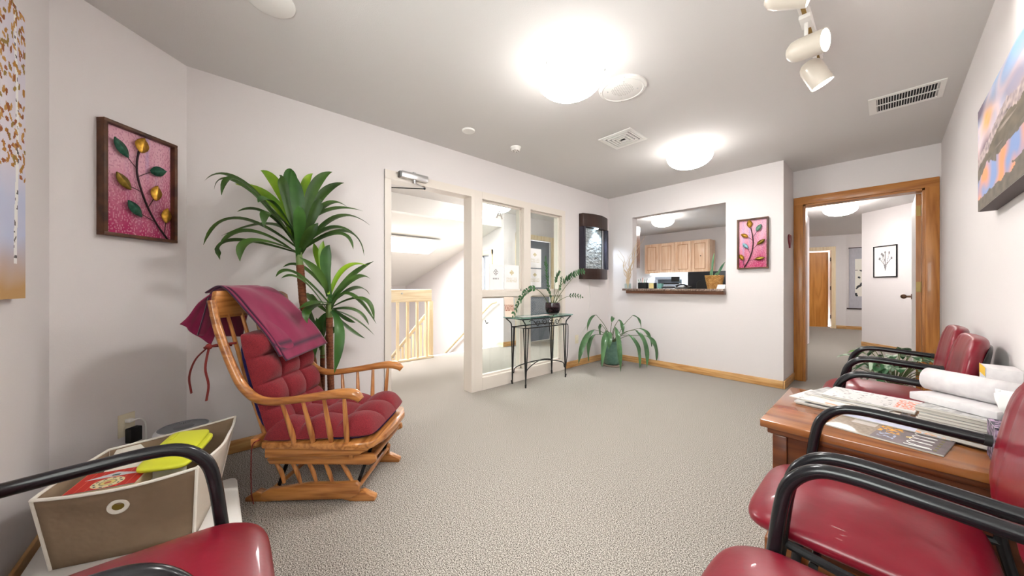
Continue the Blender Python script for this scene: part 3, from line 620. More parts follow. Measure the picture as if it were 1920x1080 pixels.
MB().tube([(-.22, -.24, .33), (-.245, -.262, .31), (-.25, -.265, .2), (-.25, -.262, .08), (-.245, -.255, .02)], .004, 6, flat=.6).tube([(-.22, .2, .33), (-.25, .22, .28), (-.26, .22, .12)], .004, 6).build('cushion_tie', TIE, cu)
# blanket over the top rail
BLK = paintmat('maroon_fleece', .95, 0, (300, .3, .002)); BLK.node_tree.nodes['Principled BSDF'].inputs['Sheen Weight'].default_value = .3
def blanket(name, rows, n=30, hem=True, parent=None, sag=.012):
    g = MB(); R = []; sub = 7; m_ = len(rows)
    for i in range(m_-1):
        for k in range(sub if i < m_-2 else sub+1):
            tt = k/sub; p = [rows[max(i-1, 0)], rows[i], rows[i+1], rows[min(i+2, m_-1)]]
            R.append(tuple(.5*(2*p[1][q]+(p[2][q]-p[0][q])*tt+(2*p[0][q]-5*p[1][q]+4*p[2][q]-p[3][q])*tt*tt+(p[1][q]*3-p[0][q]-3*p[2][q]+p[3][q])*tt**3) for q in range(6)))
    for j, r_ in enumerate(R):
        for i in range(n+1):
            u = i/n; a, b = Vector(r_[:3]), Vector(r_[3:]); p = a.lerp(b, u); p += Vector((1, 0, .3))*sag*(ns(u*3, j*.08, 3)-.5)*2
            g.v.append(tuple(p))
    for j in range(len(R)-1):
        for i in range(n): q = j*(n+1)+i; g.f.append((q, q+1, q+n+2, q+n+1))
    o = g.build(name, BLK, parent, angle=180); me = o.data; at = me.color_attributes.new('Col', 'FLOAT_COLOR', 'POINT')
    nr = len(R)
    for idx in range(len(me.vertices)):
        j, i = divmod(idx, n+1); c = lerp(srgb(118, 18, 58), srgb(134, 26, 70), ns(i*.4, j*.3))
        if hem and (j == nr-5 or j == nr-1 or i == 0): c = srgb(52, 16, 44)
        at.data[idx].color = (*c, 1)
    md = o.modifiers.new('thick', 'SOLIDIFY'); md.thickness = .007; md.offset = 1
    return o
bt = thing('blanket', 'folded maroon fleece blanket draped over the top of the glider rocker', 'blanket', (-2.09, .50, 0), gx)
# rows: right-edge (y-) point, left-edge (y+) point ; from behind over the rail to the hem
rows = [(-.53, -.24, .84, -.50, .0, .80), (-.505, -.235, .95, -.49, .03, .93), (-.475, -.225, 1.05, -.472, .06, 1.055), (-.435, -.205, 1.075, -.435, .085, 1.078), (-.39, -.195, 1.05, -.385, .10, 1.055),
        (-.315, -.185, .95, -.30, .145, .96), (-.23, -.145, .81, -.21, .20, .835), (-.18, -.115, .685, -.16, .245, .72)]
blanket('top_fold', rows, parent=bt)
rows2 = [(a[0]-.014, a[1]-.012, a[2]-.002, a[3]-.014, a[4]-.02, a[5]-.004) for a in rows[2:]]
rows2 = [(r[0]-.006, r[1]-.014*k/5, r[2]+.006*k, r[3]-.006, r[4]-.03, r[5]+.01) for k, r in enumerate(rows2)]
blanket('under_fold', rows2, parent=bt, sag=.008)
rows3 = [(-.585, -.275, .90, -.50, -.20, .79), (-.56, -.262, .94, -.50, -.16, .86), (-.52, -.245, 1.0, -.49, -.14, .98), (-.475, -.225, 1.045, -.462, -.12, 1.05)]
blanket('hanging_corner', rows3, hem=False, parent=bt, sag=.02)
# ------------------------------------------------------------------ bin on white low table
t = thing('low_table', 'white low table with rounded corners under the beige fabric bin', 'table', (-1.90, -.195, 0), 0)
MB().prism([(-.30+.03*0, -.285), (.32, -.285), (.32, .27), (.30, .285), (-.26, .285), (-.285, .28), (-.30, .265)], .085, .12, 'z', bev=.006).build('tabletop', WHITE, t)
for x in (-.26, .28):
    for y in (-.24, .24): MB().box(x-.02, x+.02, y-.02, y+.02, 0, .085, bev=.003).build('leg', WHITE, t)
t = thing('storage_bin', 'beige fabric storage bin with white piping and round grommet handles', 'storage bin', (-1.96, -.20, .12), 0)
BEIGE = mat('beige_fabric', srgb(134, 112, 90), .85, var=(6, srgb(150, 128, 104)), bump=(9, .5, .03)); BEIGE2 = mat('pale_bin_fabric', srgb(206, 196, 182), .85, bump=(10, .4, .02)); PIPE = mat('white_piping', srgb(238, 232, 222), .8, bump=(120, .3, .003))
O = Vector((-1.96, -.20, .12))
top = [Vector(p)-O for p in ((-1.826, -.435, .395), (-1.715, -.045, .405), (-2.215, .085, .418), (-2.20, -.33, .388))]
bot = [Vector(p)-O for p in ((-1.885, -.41, .122), (-1.755, -.055, .122), (-2.14, .02, .122), (-2.15, -.33, .122))]
def wallp(i, j, n=14, m_=8, bow=.018):
    g = MB()
    c = (top[0]+top[1]+top[2]+top[3])/4
    for a in range(m_+1):
        for b in range(n+1):
            u, v = b/n, a/m_; p = bot[i].lerp(bot[j], u).lerp(top[i].lerp(top[j], u), v); mid = (top[i]+top[j])/2-c; mid.z = 0; mid.normalize()
            p += mid*bow*math.sin(PI*u)*(.3+v)*(1+.5*(ns(u*4, v*4, i)-.5)); p.z -= .010*math.sin(PI*u)*v; g.v.append(tuple(p))
    for a in range(m_):
        for b in range(n): q = a*(n+1)+b; g.f.append((q, q+1, q+n+2, q+n+1))
    return g
for i in range(4):
    j = (i+1) % 4; o = wallp(i, j).build('side_panel', BEIGE2 if i == 1 else BEIGE, t, angle=180); md = o.modifiers.new('s', 'SOLIDIFY'); md.thickness = .004; md.offset = -1
    g = wallp(i, j); rim = g.v[-15:]; MB().tube(rim, .0055, 8, smooth=False).build('rim_piping', PIPE, t)
    MB().tube([bot[i], top[i]], .005, 8, smooth=False).build('corner_piping', PIPE, t)
MB().prism([tuple(p[:2]) for p in bot], .001, .006).build('base', BEIGE, t)
c = (top[0]+top[1]+top[2]+top[3])/4
for i, uu in ((0, .5), (2, .6)):
    j = i+1; u = uu; v = .73; p = bot[i].lerp(bot[j], u).lerp(top[i].lerp(top[j], u), v); mid = (top[i]+top[j])/2-c; mid.z = 0; mid.normalize(); p += mid*.0215*(1 if i == 0 else 1); e = (top[j]-top[i]).normalized()
    ring = [tuple(p+e*.022*math.cos(a)+Vector((0, 0, 1))*.019*math.sin(a)-(mid*.0 if i == 0 else mid*.024)) for a in [k*PI/12 for k in range(24)]]
    gr = MB().tube(ring, .0065, 8, smooth=False, closed=True).build('grommet', PIPE, t)
    if i == 0:
        g = MB(); g.v = [tuple(Vector(q)*1.0) for q in ring]; g.f = [tuple(range(24))]; g.build('grommet_hole', mat('seen_inside_bin', srgb(120, 100, 30), .7), gr, False)
# toys in the bin
YEL = mat('lime_yellow_plastic', srgb(222, 226, 60), .45, bump=(60, .1, .002)); IVO = mat('ivory_plastic', srgb(236, 232, 220), .4)
t = thing('toy_case', 'lime yellow plastic toy case lying in the fabric bin', 'toy', (-2.005, -.11, .384), -.30)
M = Matrix.Rotation(math.radians(-3), 4, 'X') @ Matrix.Rotation(math.radians(3), 4, 'Y')
MB().superbox((0, 0, 0), (.148, .082, .016), (6, 6, 3), 10, None, M).build('lower_shell', YEL, t)
MB().superbox((-.03, .0, .022), (.108, .068, .014), (6, 6, 3), 10, None, M).build('lid', YEL, t)
MB().box(-.10, -.04, -.045, -.035, .034, .040, M, bev=.002).box(.0, .05, -.045, -.035, .034, .040, M, bev=.002).build('ridge', YEL, t)
t = thing('ivory_toy_box', 'ivory plastic folding toy case behind the yellow one in the fabric bin', 'toy', (-2.085, -.265, .335), -.1)
M = Matrix.Rotation(math.radians(22), 4, 'Y')
MB().prism([(-.10, -.05), (.06, -.06), (.08, .0), (.05, .05), (-.05, .055), (-.11, .02)], 0, .02, 'z', M, bev=.004).build('shell', IVO, t)
MB().box(-.06, .05, -.05, -.04, .0201, .028, M, bev=.002).build('ridge', IVO, t)
t = thing('red_toy_box', 'red striped wooden toy box with a round dial in the fabric bin', 'toy', (-1.915, -.275, .315), 1.30)
def redtoy(u, v):
    c = srgb(196, 40, 28)
    if (u*7) % 1 < .08: c = srgb(226, 110, 84)
    r = math.hypot((u-.52)*1.15, (v-.30))
    if r < .27: c = srgb(226, 216, 170)
    if .20 < r < .24 and math.sin(math.atan2(v-.3, u-.52)*10) > .2: c = srgb(70, 70, 80)
    if r < .15: c = srgb(150, 146, 110) if r > .12 else srgb(222, 204, 120)
    if r < .06: c = srgb(190, 90, 70)
    if .62 < v < .88 and abs(u-.5) < (.88-v)*1.6: c = srgb(206, 208, 214)
    if .66 < v < .74 and .45 < u < .58: c = srgb(60, 100, 96)
    return c
painted('dial_face', (-.10, -.06, .049), (.18, 0, 0), (0, .13, .006), 90, 70, redtoy, PMg, t, .002); MB().box(-.10, .08, -.06, .066, .0, .046, bev=.002).build('box_body', mat('pale_wood_edge', srgb(226, 200, 160), .6), t)
t = thing('white_toy_tray', 'white plastic tray under the toys inside the fabric bin', 'toy', (-1.985, -.20, .295), -.0)
MB().superbox((0, 0, 0), (.11, .115, .014), (6, 6, 2.5), 8).build('tray', IVO, t)
# soft stuff filling lower half of bin: a folded white cloth
o = MB().superbox((0, 0, 0), (.115, .12, .07), (5, 5, 2.5), 10, lambda p, x, y, z: p+Vector((0, 0, .008*ns(x*3, y*3)))).build('folded_cloth', mat('cream_cloth', srgb(230, 224, 210), .9)); o.location = (-1.985, -.20, .205); tag(o, 'folded cream cloth at the bottom of the fabric bin', 'cloth')
# air purifier
t = thing('air_purifier', 'white round air purifier with a grey slotted top behind the bin', 'air purifier', (-2.47, -.115, 0))
PUR = mat('purifier_white', srgb(226, 226, 228), .4); PG = mat('purifier_grey', srgb(140, 142, 148), .5)
MB().lathe([(.001, 0), (.105, 0), (.115, .02), (.118, .15), (.118, .31), (.112, .335), (.10, .345), (.094, .338), (.001, .338)], seg=48).build('housing', PUR, t)
MB().lathe([(.04, .339), (.092, .339), (.09, .3395)], seg=48).build('grille_well', mat('dark_well', (.06, .06, .065), .6), t)
g = MB()
for k in range(60):
    a = 2*PI*k/60; Mx = Matrix.Rotation(a, 4, 'Z'); g.box(.042, .092, -.0017, .0017, .339, .3445, Mx @ Matrix.Rotation(.0, 4, 'Y'))
g.build('grille', PG, t, False); MB().lathe([(.001, .346), (.036, .346), (.042, .343), (.042, .339)], seg=32).build('control_dial', mat('dial_grey', srgb(106, 108, 112), .4), t)
MB().lathe([(.09, .338), (.094, .347), (.100, .346)], seg=48).build('rim', PG, t)
# ------------------------------------------------------------------ wall art
def artA(name, label, loc, rz, Wd, Ht, leaves, stem, twigs, seed):
    t = thing(name, label, 'wall art', loc, rz, 'pink leaf panels')
    FR = mat('rusted_wood_frame', srgb(96, 58, 34), .5, var=(18, srgb(62, 36, 24), (1, 1, 1)))
    a, b, f = Wd/2, Ht/2, .016
    for n_, bx in (('top', (-a, a, b-f, b)), ('bottom', (-a, a, -b, -b+f)), ('left', (-a, -a+f, -b+f, b-f)), ('right', (a-f, a, -b+f, b-f))):
        MB().box(bx[0], bx[1], -.042, -.0005, bx[2], bx[3], bev=.0015).build('frame_'+n_, FR, t)
    def pink(u, v):
        k = ns(u*5+seed, v*2.2, seed); c = lerp(srgb(176, 42, 96), srgb(222, 168, 184), v*1.15+(k-.5)*.8)
        q = ns(u*9, v*1.2, seed+4)
        if q > .55: c = lerp(c, srgb(170, 150, 190), (q-.55)*4*(u if seed < 2 else 1-u+.3)*min(1, v*1.4))
        s_ = ns(u*60, v*60, seed+9)
        if s_ > .62: c = lerp(c, srgb(232, 190, 196), .35)
        if s_ < .36: c = lerp(c, srgb(140, 30, 70), .3)
        return c
    painted('painted_panel', (-a+f*.8, -.014, -b+f*.8), (Wd-1.6*f, 0, 0), (0, 0, Ht-1.6*f), 60, 110, pink, PMc, t, .01)
    iw, ih = Wd-2*f, Ht-2*f; P_ = lambda u, v, y=-.03: (-iw/2+u*iw, y, -ih/2+v*ih)
    MB().tube([P_(u, v, -.026) for u, v in stem], [.0045]*len(stem), 8).build('stem', mat('dark_metal_stem', srgb(48, 30, 32), .4, metal=.6), t)
    for (u0, v0, u1, v1) in twigs: MB().cyl(P_(u0, v0, -.026), P_(u1, v1, -.03), .0018, seg=6).build('twig', mat('twig_metal', srgb(70, 40, 40), .4, metal=.6), t)
    cols = {'g': srgb(176, 132, 44), 'd': srgb(24, 74, 56), 'o': srgb(126, 104, 36), 'b': srgb(120, 160, 172), 't': srgb(92, 130, 112)}
    for (u, v, ang, L, Wl, cc) in leaves:
        m = mat('leaf_metal_'+cc, cols[cc], .38, metal=.75 if cc in 'go' else .35, var=(60, tuple(min(1, q*1.7+.02) for q in cols[cc])))
        g = MB(); n = 14
        for i in range(n+1):
            k = i/n; ww = Wl*math.sin(PI*min(1, .03+k*.96))**.8
            for s_, off in ((-1, 0), (0, .006), (1, 0)):
                x, z = (k-.5)*L, s_*ww; g.v.append((x*math.cos(ang)-z*math.sin(ang), -off, x*math.sin(ang)+z*math.cos(ang)))
        for i in range(n):
            for k in range(2): g.f.append((i*3+k, i*3+k+1, i*3+k+4, i*3+k+3))
        o = g.build('metal_leaf', m, t, angle=12, loc=P_(u, v, -.034)); md = o.modifiers.new('s', 'SOLIDIFY'); md.thickness = .002
    return t
d = math.radians
artA('leaf_wall_art', 'pink panel with green and gold metal leaves on the angled wall by the rocker', (-2.6485, -.3005, 1.615), d(135), .335, .565,
     [(.49, .90, d(80), .085, .032, 'g'), (.19, .81, d(125), .10, .024, 'd'), (.74, .69, d(20), .085, .027, 'd'), (.22, .50, d(130), .095, .024, 'o'), (.71, .46, d(85), .085, .028, 'g'), (.38, .26, d(130), .095, .024, 'd'), (.88, .25, d(85), .085, .026, 'g')],
     [(.92, .0), (.72, .16), (.55, .36), (.44, .58), (.43, .72), (.46, .84)], [(.42, .66, .25, .76), (.44, .58, .62, .66), (.5, .44, .3, .47), (.6, .3, .68, .4), (.72, .16, .48, .22), (.86, .06, .88, .18)], 1)
artA('leaf_wall_art', 'pink panel with gold and pale blue metal leaves on the reception wall', (-.9975, 4.4985, 1.562), 0, .29, .56,
     [(.4, .92, d(95), .09, .027, 'g'), (.73, .82, d(60), .085, .023, 't'), (.22, .68, d(-30), .08, .022, 'g'), (.80, .52, d(38), .09, .021, 'o'), (.25, .46, d(-50), .08, .020, 'b'), (.11, .22, d(-65), .075, .022, 'g'), (.76, .18, d(8), .095, .019, 'o')],
     [(.2, .0), (.36, .16), (.47, .32), (.52, .5), (.5, .66), (.44, .83)], [(.52, .64, .66, .74), (.5, .57, .36, .64), (.5, .38, .66, .46), (.43, .28, .34, .38), (.36, .14, .6, .16), (.2, .02, .16, .13)], 5)
# canvas of mountain lake at sunset on the right wall
def mountain(u, v):
    ridge = .50+.42*min(u, .42)+.10*(ns(u*7, 0, 3)-.5)+.05*(ns(u*26, 0, 5)-.5)-.25*max(0, u-.62)
    if v > ridge:
        k = (v-.5)/.5; q = ns(u*4, v*5, 2); c = lerp(srgb(214, 190, 196), srgb(122, 164, 204), k)
        c = lerp(c, srgb(236, 200, 190), max(0, .8-abs(q-.5)*5)*.7); dk = max(0, min(1, (ns(u*3.2+5, v*3.5, 9)-.44)*4)); c = lerp(c, srgb(96, 80, 98), dk*(.9 if u < .35 else .5))
        h = math.exp(-((u-.20)/.10)**2-((v-.78)/.10)**2); return lerp(c, srgb(240, 166, 84), min(1, h*1.1)*(.6+.6*ns(u*14, v*12, 8)))
    d_ = ridge-v
    if d_ < .10: return lerp(srgb(132, 118, 122), srgb(206, 186, 180), ns(u*34, v*26, 4)*1.5-.35)
    if v > .40+.04*(ns(u*8, 1, 2)-.5):
        c = lerp(srgb(78, 70, 62), srgb(122, 110, 92), ns(u*12, v*16, 6)); return lerp(c, srgb(196, 178, 168), max(0, (ns(u*3+v*4, v*30, 1)-.66)*4))
    m = .40-.62*abs(u-.20)+.06*(ns(u*24, 0, 5)-.5)
    if .09+.05*ns(u*15, 3, 2) < v < m or (u > .36 and .14+.05*ns(u*10, 5, 2) < v < .33+.04*ns(u*16, 7, 1)):
        return lerp(srgb(128, 150, 196), srgb(224, 150, 104), max(0, (ns(u*8, v*5, 13)-.42)*3.2))
    return lerp(srgb(84, 76, 68), srgb(122, 112, 98), ns(u*20, v*22, 7))
t = thing('mountain_canvas', 'large canvas print of a mountain lake at sunset on the right wall', 'wall art', (.334, 2.12, 1.66))
MB().box(-.05, -.0005, -.55, .55, -.23, .235).build('stretcher', mat('canvas_side', srgb(104, 98, 98), .8), t)
painted('print', (-.0515, .55, -.23), (0, -1.1, 0), (0, 0, .465), 220, 100, mountain, PMc, t, .001)
# birch canvas on rear wall
RL = random.Random(3); LV = [(RL.random(), .42+.58*RL.random(), RL.uniform(0, PI), RL.choice([(176, 120, 40), (150, 120, 50), (190, 140, 70), (150, 84, 36)])) for _ in range(520)]
CELL = {}
for q_ in LV: CELL.setdefault((int(q_[0]*20), int(q_[1]*20)), []).append(q_)
def birch(u, v):
    c = lerp(srgb(226, 220, 226), srgb(208, 200, 214), ns(u*6, v*4, 1))
    if v < .46: c = lerp(c, srgb(190, 196, 222), min(1, (.46-v)*8)*(.6+.5*ns(u*8, v*8, 2)))
    if v < .22: c = lerp(srgb(190, 150, 98), c, max(0, (v-.04)/.18+(ns(u*8, v*8, 5)-.5)*.5))
    for k in range(5):
        if abs(u-(.1+.2*k+.012*math.sin(v*7+k))) < .012+.006*(1-v) and v > .12: c = lerp(srgb(236, 234, 232), srgb(90, 84, 84), 1 if ns(u*30, v*60, k) > .66 else 0)
    ci, cj = int(u*20), int(v*20)
    for a in (-1, 0, 1):
        for b in (-1, 0, 1):
            for (x, y, t_, col) in CELL.get((ci+a, cj+b), ()):
                dx, dy = (u-x)*.74, v-y; e, f = dx*math.cos(t_)+dy*math.sin(t_), -dx*math.sin(t_)+dy*math.cos(t_)
                if (e/.014)**2+(f/.007)**2 < 1: return srgb(*col)
    return c
t = thing('birch_canvas', 'tall canvas of birch trees with golden leaves at the left edge', 'wall art', (-1.68, -.5295, 1.54))
MB().box(-.37, .37, .0005, .028, -.5, .5).build('stretcher', mat('canvas_edge_cream', srgb(214, 200, 180), .8), t)
painted('print', (.37, .0295, -.5), (-.74, 0, 0), (0, 0, 1.0), 150, 210, birch, PMc, t, .001)
# heart on alcove wall
g = MB(); pts = [(.085*.5*(16*math.sin(a)**3)/16, .09*(13*math.cos(a)-5*math.cos(2*a)-2*math.cos(3*a)-math.cos(4*a))/17) for a in [2*PI*k/28 for k in range(28)]]
g.prism([(p[0]*1.6, p[1]) for p in pts], .0005, .016, 'x', bev=.004); o = g.build('wall_heart', mat('maroon_ceramic', srgb(116, 34, 44), .4)); o.location = (-.73, 4.78, 1.60); tag(o, 'small maroon heart hanging on the narrow alcove wall', 'ornament')
# corridor picture + scroll
def botan(u, v):
    c = srgb(238, 236, 234)
    for (a, b, e, f) in ((.5, .2, .35, .75), (.5, .2, .5, .8), (.5, .2, .68, .78), (.5, .35, .25, .6), (.5, .35, .78, .6), (.5, .45, .42, .7)):
        L = math.hypot(e-a, f-b); k = max(0, min(1, ((u-a)*(e-a)+(v-b)*(f-b))/L/L)); dd_ = math.hypot(u-a-(e-a)*k, v-b-(f-b)*k)
        if dd_ < .012 or math.hypot(u-e, v-f) < .035+.02*ns(u*30, v*30): c = srgb(120, 116, 118)
    return c
t = thing('framed_drawing', 'black framed botanical drawing on the corridor wall', 'picture', (-.018, 8.558, 1.515), d(-45))
MB().box(-.19, .19, -.02, -.001, -.27, -.255).box(-.19, .19, -.02, -.001, .255, .27).box(-.19, -.178, -.02, -.001, -.27, .27).box(.178, .19, -.02, -.001, -.27, .27).build('frame', BLACKM, t)
painted('drawing', (-.18, -.008, -.258), (.36, 0, 0), (0, 0, .516), 50, 70, botan, PM, t, .005)
def scr(u, v):
    if .18 < u < .82 and .2 < v < .82:
        a, b = (u-.18)/.64, (v-.2)/.62
        if ns(a*5, b*9, 3) > .64 and b < .7: return srgb(50, 52, 56)
        return srgb(236, 232, 222)
    return lerp(srgb(176, 174, 182), srgb(190, 188, 196), ns(u*20, v*20, 1))
t = thing('hanging_scroll', 'grey ink-brush hanging scroll at the far end of the corridor', 'scroll', (-.35, 12.118, 1.3))
painted('scroll_sheet', (-.3, -.012, -.76), (.6, 0, 0), (0, 0, 1.52), 50, 110, scr, PM, t, .004)
MB().cyl((-.34, -.02, -.77), (.34, -.02, -.77), .014).build('lower_rod', DARKW, t); MB().cyl((-.31, -.014, .77), (.31, -.014, .77), .01).build('upper_rod', DARKW, t)
# ------------------------------------------------------------------ ceiling fittings
def disc(name, label, x, y, r, cat, grille=False):
    t = thing(name, label, cat, (x, y, H)); MB().lathe([(.001, -.012), (r*.9, -.012), (r*.98, -.008), (r, -.0005)], seg=48).build('plate', WHITE, t)
    if grille:
        MB().lathe([(r*.82, -.0122), (r*.86, -.015), (r*.9, -.0122)], seg=48).build('ridge', WHITE, t); g = MB()
        for i in range(-9, 10):
            for j in range(-9, 10):
                if i*i+j*j < 80 and (i+j) % 2 == 0: g.box(i*.008-.0022, i*.008+.0022, j*.008-.0022, j*.008+.0022, -.0128, -.0118)
        g.build('perforations', mat('grille_holes', srgb(170, 166, 160), .8), t, False)
        for k in range(4):
            for rr in (.62, .92): a = k*PI/2+.6; MB().ball((r*rr*math.cos(a), r*rr*math.sin(a), -.014), .004, 8).build('screw', METAL, t)
    return t
disc('ceiling_speaker', 'large round white ceiling speaker grille beside the brightest bowl light', -1.19, 2.06, .155, 'speaker', True)
disc('ceiling_cover', 'small plain round white cover plate on the ceiling near the left wall', -2.385, 1.63, .055, 'cover plate')
disc('ceiling_cover', 'round ceiling plate cut by the top edge of the picture', -1.92, .20, .10, 'cover plate')
t = thing('smoke_detector', 'small white round smoke detector on the ceiling near the glass wall', 'smoke detector', (-2.372, 2.165, H))
MB().lathe([(.001, -.036), (.034, -.036), (.042, -.028), (.044, -.012), (.05, -.008), (.05, -.0005)], seg=36).build('body', WHITE, t)
for k in range(6): a = k*PI/3; MB().box(.02, .03, -.004, .004, -.0375, -.0355, Matrix.Rotation(a, 4, 'Z')).build('slot', RUB, t)
VD = mat('vent_dark', (.02, .02, .02), .9)
t = thing('ceiling_diffuser', 'square ceiling air diffuser with nested louvres', 'air vent', (-1.588, 2.757, H))
MB().box(-.14, .14, -.15, .15, -.004, -.0005).build('backing', VD, t)
for k in range(5):
    a = .155-.028*k; b = a-.012 if k else a-.022; z0, z1 = -.012-.002*k, -.004
    g = MB().box(-a, a, b, a, z0, z1).box(-a, a, -a, -b, z0, z1).box(b, a, -b, b, z0, z1).box(-a, -b, -b, b, z0, z1); g.build('louvre', WHITE, t, False)
t = thing('ceiling_vent', 'rectangular ceiling return vent with two rows of slats near right wall', 'air vent', (.083, 3.655, H))
MB().box(-.14, .14, -.13, .13, -.0035, -.0005).build('backing', VD, t)
MB().box(-.175, -.135, -.155, .155, -.008, -.001).box(.15, .175, -.155, .155, -.008, -.001).box(-.135, .15, -.155, -.125, -.008, -.001).box(-.135, .15, .125, .155, -.008, -.001).box(-.135, .15, -.007, .007, -.008, -.001).build('frame', WHITE, t, False)
for k in range(22): x = -.128+.0128*k; MB().box(x-.0012, x+.0012, -.125, .125, -.009, -.0036, Matrix.Translation((x, 0, 0)) @ Matrix.Rotation(.3, 4, 'Y') @ Matrix.Translation((-x, 0, 0))).build('slat', WHITE, t, False)
# ------------------------------------------------------------------ door closer, outlets, letter, papers
t = thing('door_closer', 'grey metal door closer mounted above the open doorway', 'door closer', (-2.815, 1.33, 2.03))
MB().box(.0, .05, -.125, .125, -.005, .05, bev=.004).build('body', METAL, t); MB().box(.001, .045, -.14, -.125, -.003, .045).build('end_cap', mat('closer_cap', (.12, .12, .12), .4), t); MB().cyl((.025, .0, .05), (.025, 0, .062), .016).cyl((.025, 0, -.005), (.025, 0, -.035), .013).build('pinion', METAL, t)
MB().box(-.01, .01, 0, .15, -.034, -.027, Matrix.Translation((.02, 0, 0)) @ Matrix.Rotation(.45, 4, 'Z')).build('arm', METAL, t)
MB().cyl((-.046, .135, -.04), (-.20, -.20, -.055), .005, seg=8).ball((-.046, .135, -.038), .011).build('rod', BLACKM, t)
def outlet(label, loc, rz, plug=False):
    t = thing('wall_outlet', label, 'outlet', loc, rz, 'cream wall outlets'); CR = mat('cream_plate', srgb(226, 216, 192), .4)
    MB().box(-.036, .036, -.006, -.0005, -.058, .058, bev=.002).build('cover_plate', CR, t)
    for z in (-.02, .02): MB().superbox((0, -.006, z), (.015, .003, .013), (3, 3, 3), 4).build('receptacle', CR, t)
    return t
outlet('cream wall outlet on the left wall between the console and floor plant', (-2.83, 3.71, .365), d(90))
outlet('cream wall outlet with plugs behind the fabric bin', (-2.615, -.335, .37), d(135))
t = thing('power_adapter', 'black power adapter block plugged in above the fabric bin', 'power adapter', (-2.604, -.324, .325), d(135)); MB().box(-.018, .034, -.035, .0, -.045, .030, bev=.005).build('adapter_body', RUB, t)
t = thing('white_plug', 'white plug and cord in the top socket behind the fabric bin', 'plug', (-2.6115, -.3315, .392), d(135)); MB().box(-.012, .012, -.03, .0, -.009, .009, bev=.004).build('plug_body', WHITE, t); MB().tube([(0, -.03, 0), (.02, -.05, .002), (.04, -.055, -.03), (.045, -.05, -.12), (.06, -.04, -.25), (.09, -.04, -.36)], .004, 8).build('plug_cord', WHITE, t)
tc_ = bpy.data.curves.new('suite_letter', 'FONT'); tc_.body = 'A'; tc_.size = .14; tc_.extrude = .002; tc_.align_x = 'CENTER'; tc_.materials.append(mat('grey_vinyl_letter', srgb(168, 160, 152), .5))
o = bpy.data.objects.new('suite_letter', tc_); COL.objects.link(o); bpy.context.view_layer.update(); me_ = bpy.data.meshes.new_from_object(o); me_.name = 'suite_letter'; bpy.data.objects.remove(o); o = bpy.data.objects.new('suite_letter', me_); COL.objects.link(o); o.location = (-2.874, 2.377, 1.84); o.rotation_euler = (PI/2, 0, PI/2); tag(o, 'grey suite letter A stuck on the upper glass pane', 'letter')
def notice(kind):
    def f(u, v):
        c = srgb(240, 238, 238); g_ = srgb(120, 116, 116) if kind == 0 else srgb(188, 172, 120)
        du, dv = (u-.5), (v-.68)*1.35
        if kind == 0:
            for a in range(4):
                q = math.hypot(du-.09*math.cos(a*PI/2), dv-.09*math.sin(a*PI/2))
                if .05 < q < .075: c = g_
            if .4 < v < .45 and abs(du) < .2 and ns(u*60, 3) > .4: c = lerp(g_, c, .3)
        else:
            if abs(du)+abs(dv) < .15 and ns(u*30, v*30, 2) > .4: c = g_
            for vv in (.36, .42, .3, .48):
                if abs(v-vv) < .012 and abs(du) < .36 and ns(u*50, vv*30) > .4: c = lerp(g_, c, .4)
        return c
    return f
for (y, z, w_, h_, k, lb) in ((2.225, 1.055, .205, .275, 0, 'white notice with a four-loop emblem taped to the glass, left of the pair'), (2.45, 1.055, .225, .275, 1, 'white notice with a gold diamond emblem taped to the glass, right of the pair'),
                          (2.83, 1.315, .225, .235, 1, 'upper white notice taped to the right-hand glass pane'), (2.83, 1.075, .225, .225, 1, 'lower white notice taped to the right-hand glass pane')):
    o = painted('notice', (-2.8755, y, z), (0, w_, 0), (0, 0, h_), 50, 66, notice(k), PM, None, .0006); tag(o, lb, 'notice', 'paper notices on the glass')
# ------------------------------------------------------------------ stair hall railing
t = thing('stair_railing', 'pale pine landing railing with square balusters seen through the doorway', 'railing', (-4.66, 1.4, 0))
MB().box(-.02, .02, -1.0, 1.10, .86, 1.045, bev=.01).build('top_board', PINE['y'], t); MB().box(-.03, .04, -1.0, 1.12, 0, .03, bev=.004).build('shoe_rail', PINE['y'], t)
for k in range(14): y = -.95+.15*k; MB().box(-.016, .016, y, y+.035, .03, .86).build('baluster', PINE['z'], t, False)
MB().cyl((.02, .62, .985), (.035, .62, .985), .012).build('bolt', METAL, t)
t = thing('stair_guard', 'pine guard rail descending beside the stairs behind the landing railing', 'railing', (-4.80, 2.52, 0))
MB().tube([(.06, 0, .86), (.08, 0, .74), (0, 0, .66), (-.1, 0, .62), (-2.2, 0, -.74)], .03, 8, sub=3, smooth=False).build('descending_rail', PINE['x'], t)
MB().box(.02, .10, -.035, .035, 0.0, .86, bev=.005).build('newel', PINE['z'], t)
for k in range(14): x = -.12-.14*k; zt = .60+x*.645+.08; MB().box(x-.016, x+.016, -.014, .018, zt-1.0, zt-.05).build('baluster', PINE['z'], t, False)
MB().prism([(0, -.02), (0, -.28), (-2.2, -1.7), (-2.2, -1.44)], -.02, .02, 'y').build('stringer', PINE['x'], t)
t = thing('handrail', 'round pine handrail on black brackets sloping down the stairwell wall', 'handrail', (-4.8, 3.83, 0))
MB().tube([(.06, .02, .80), (-.02, .0, .79), (-.1, 0, .75), (-2.3, 0, -.80)], .022, 10, smooth=False).build('rail', PINE['x'], t)
for k in (.25, 1.5): MB().tube([(-k, .068, .58-.7*k*.99), (-k, .03, .56-.7*k*.99), (-k, .0, .63-.7*k*.99)], .008, 8).build('bracket', BLACKM, t)
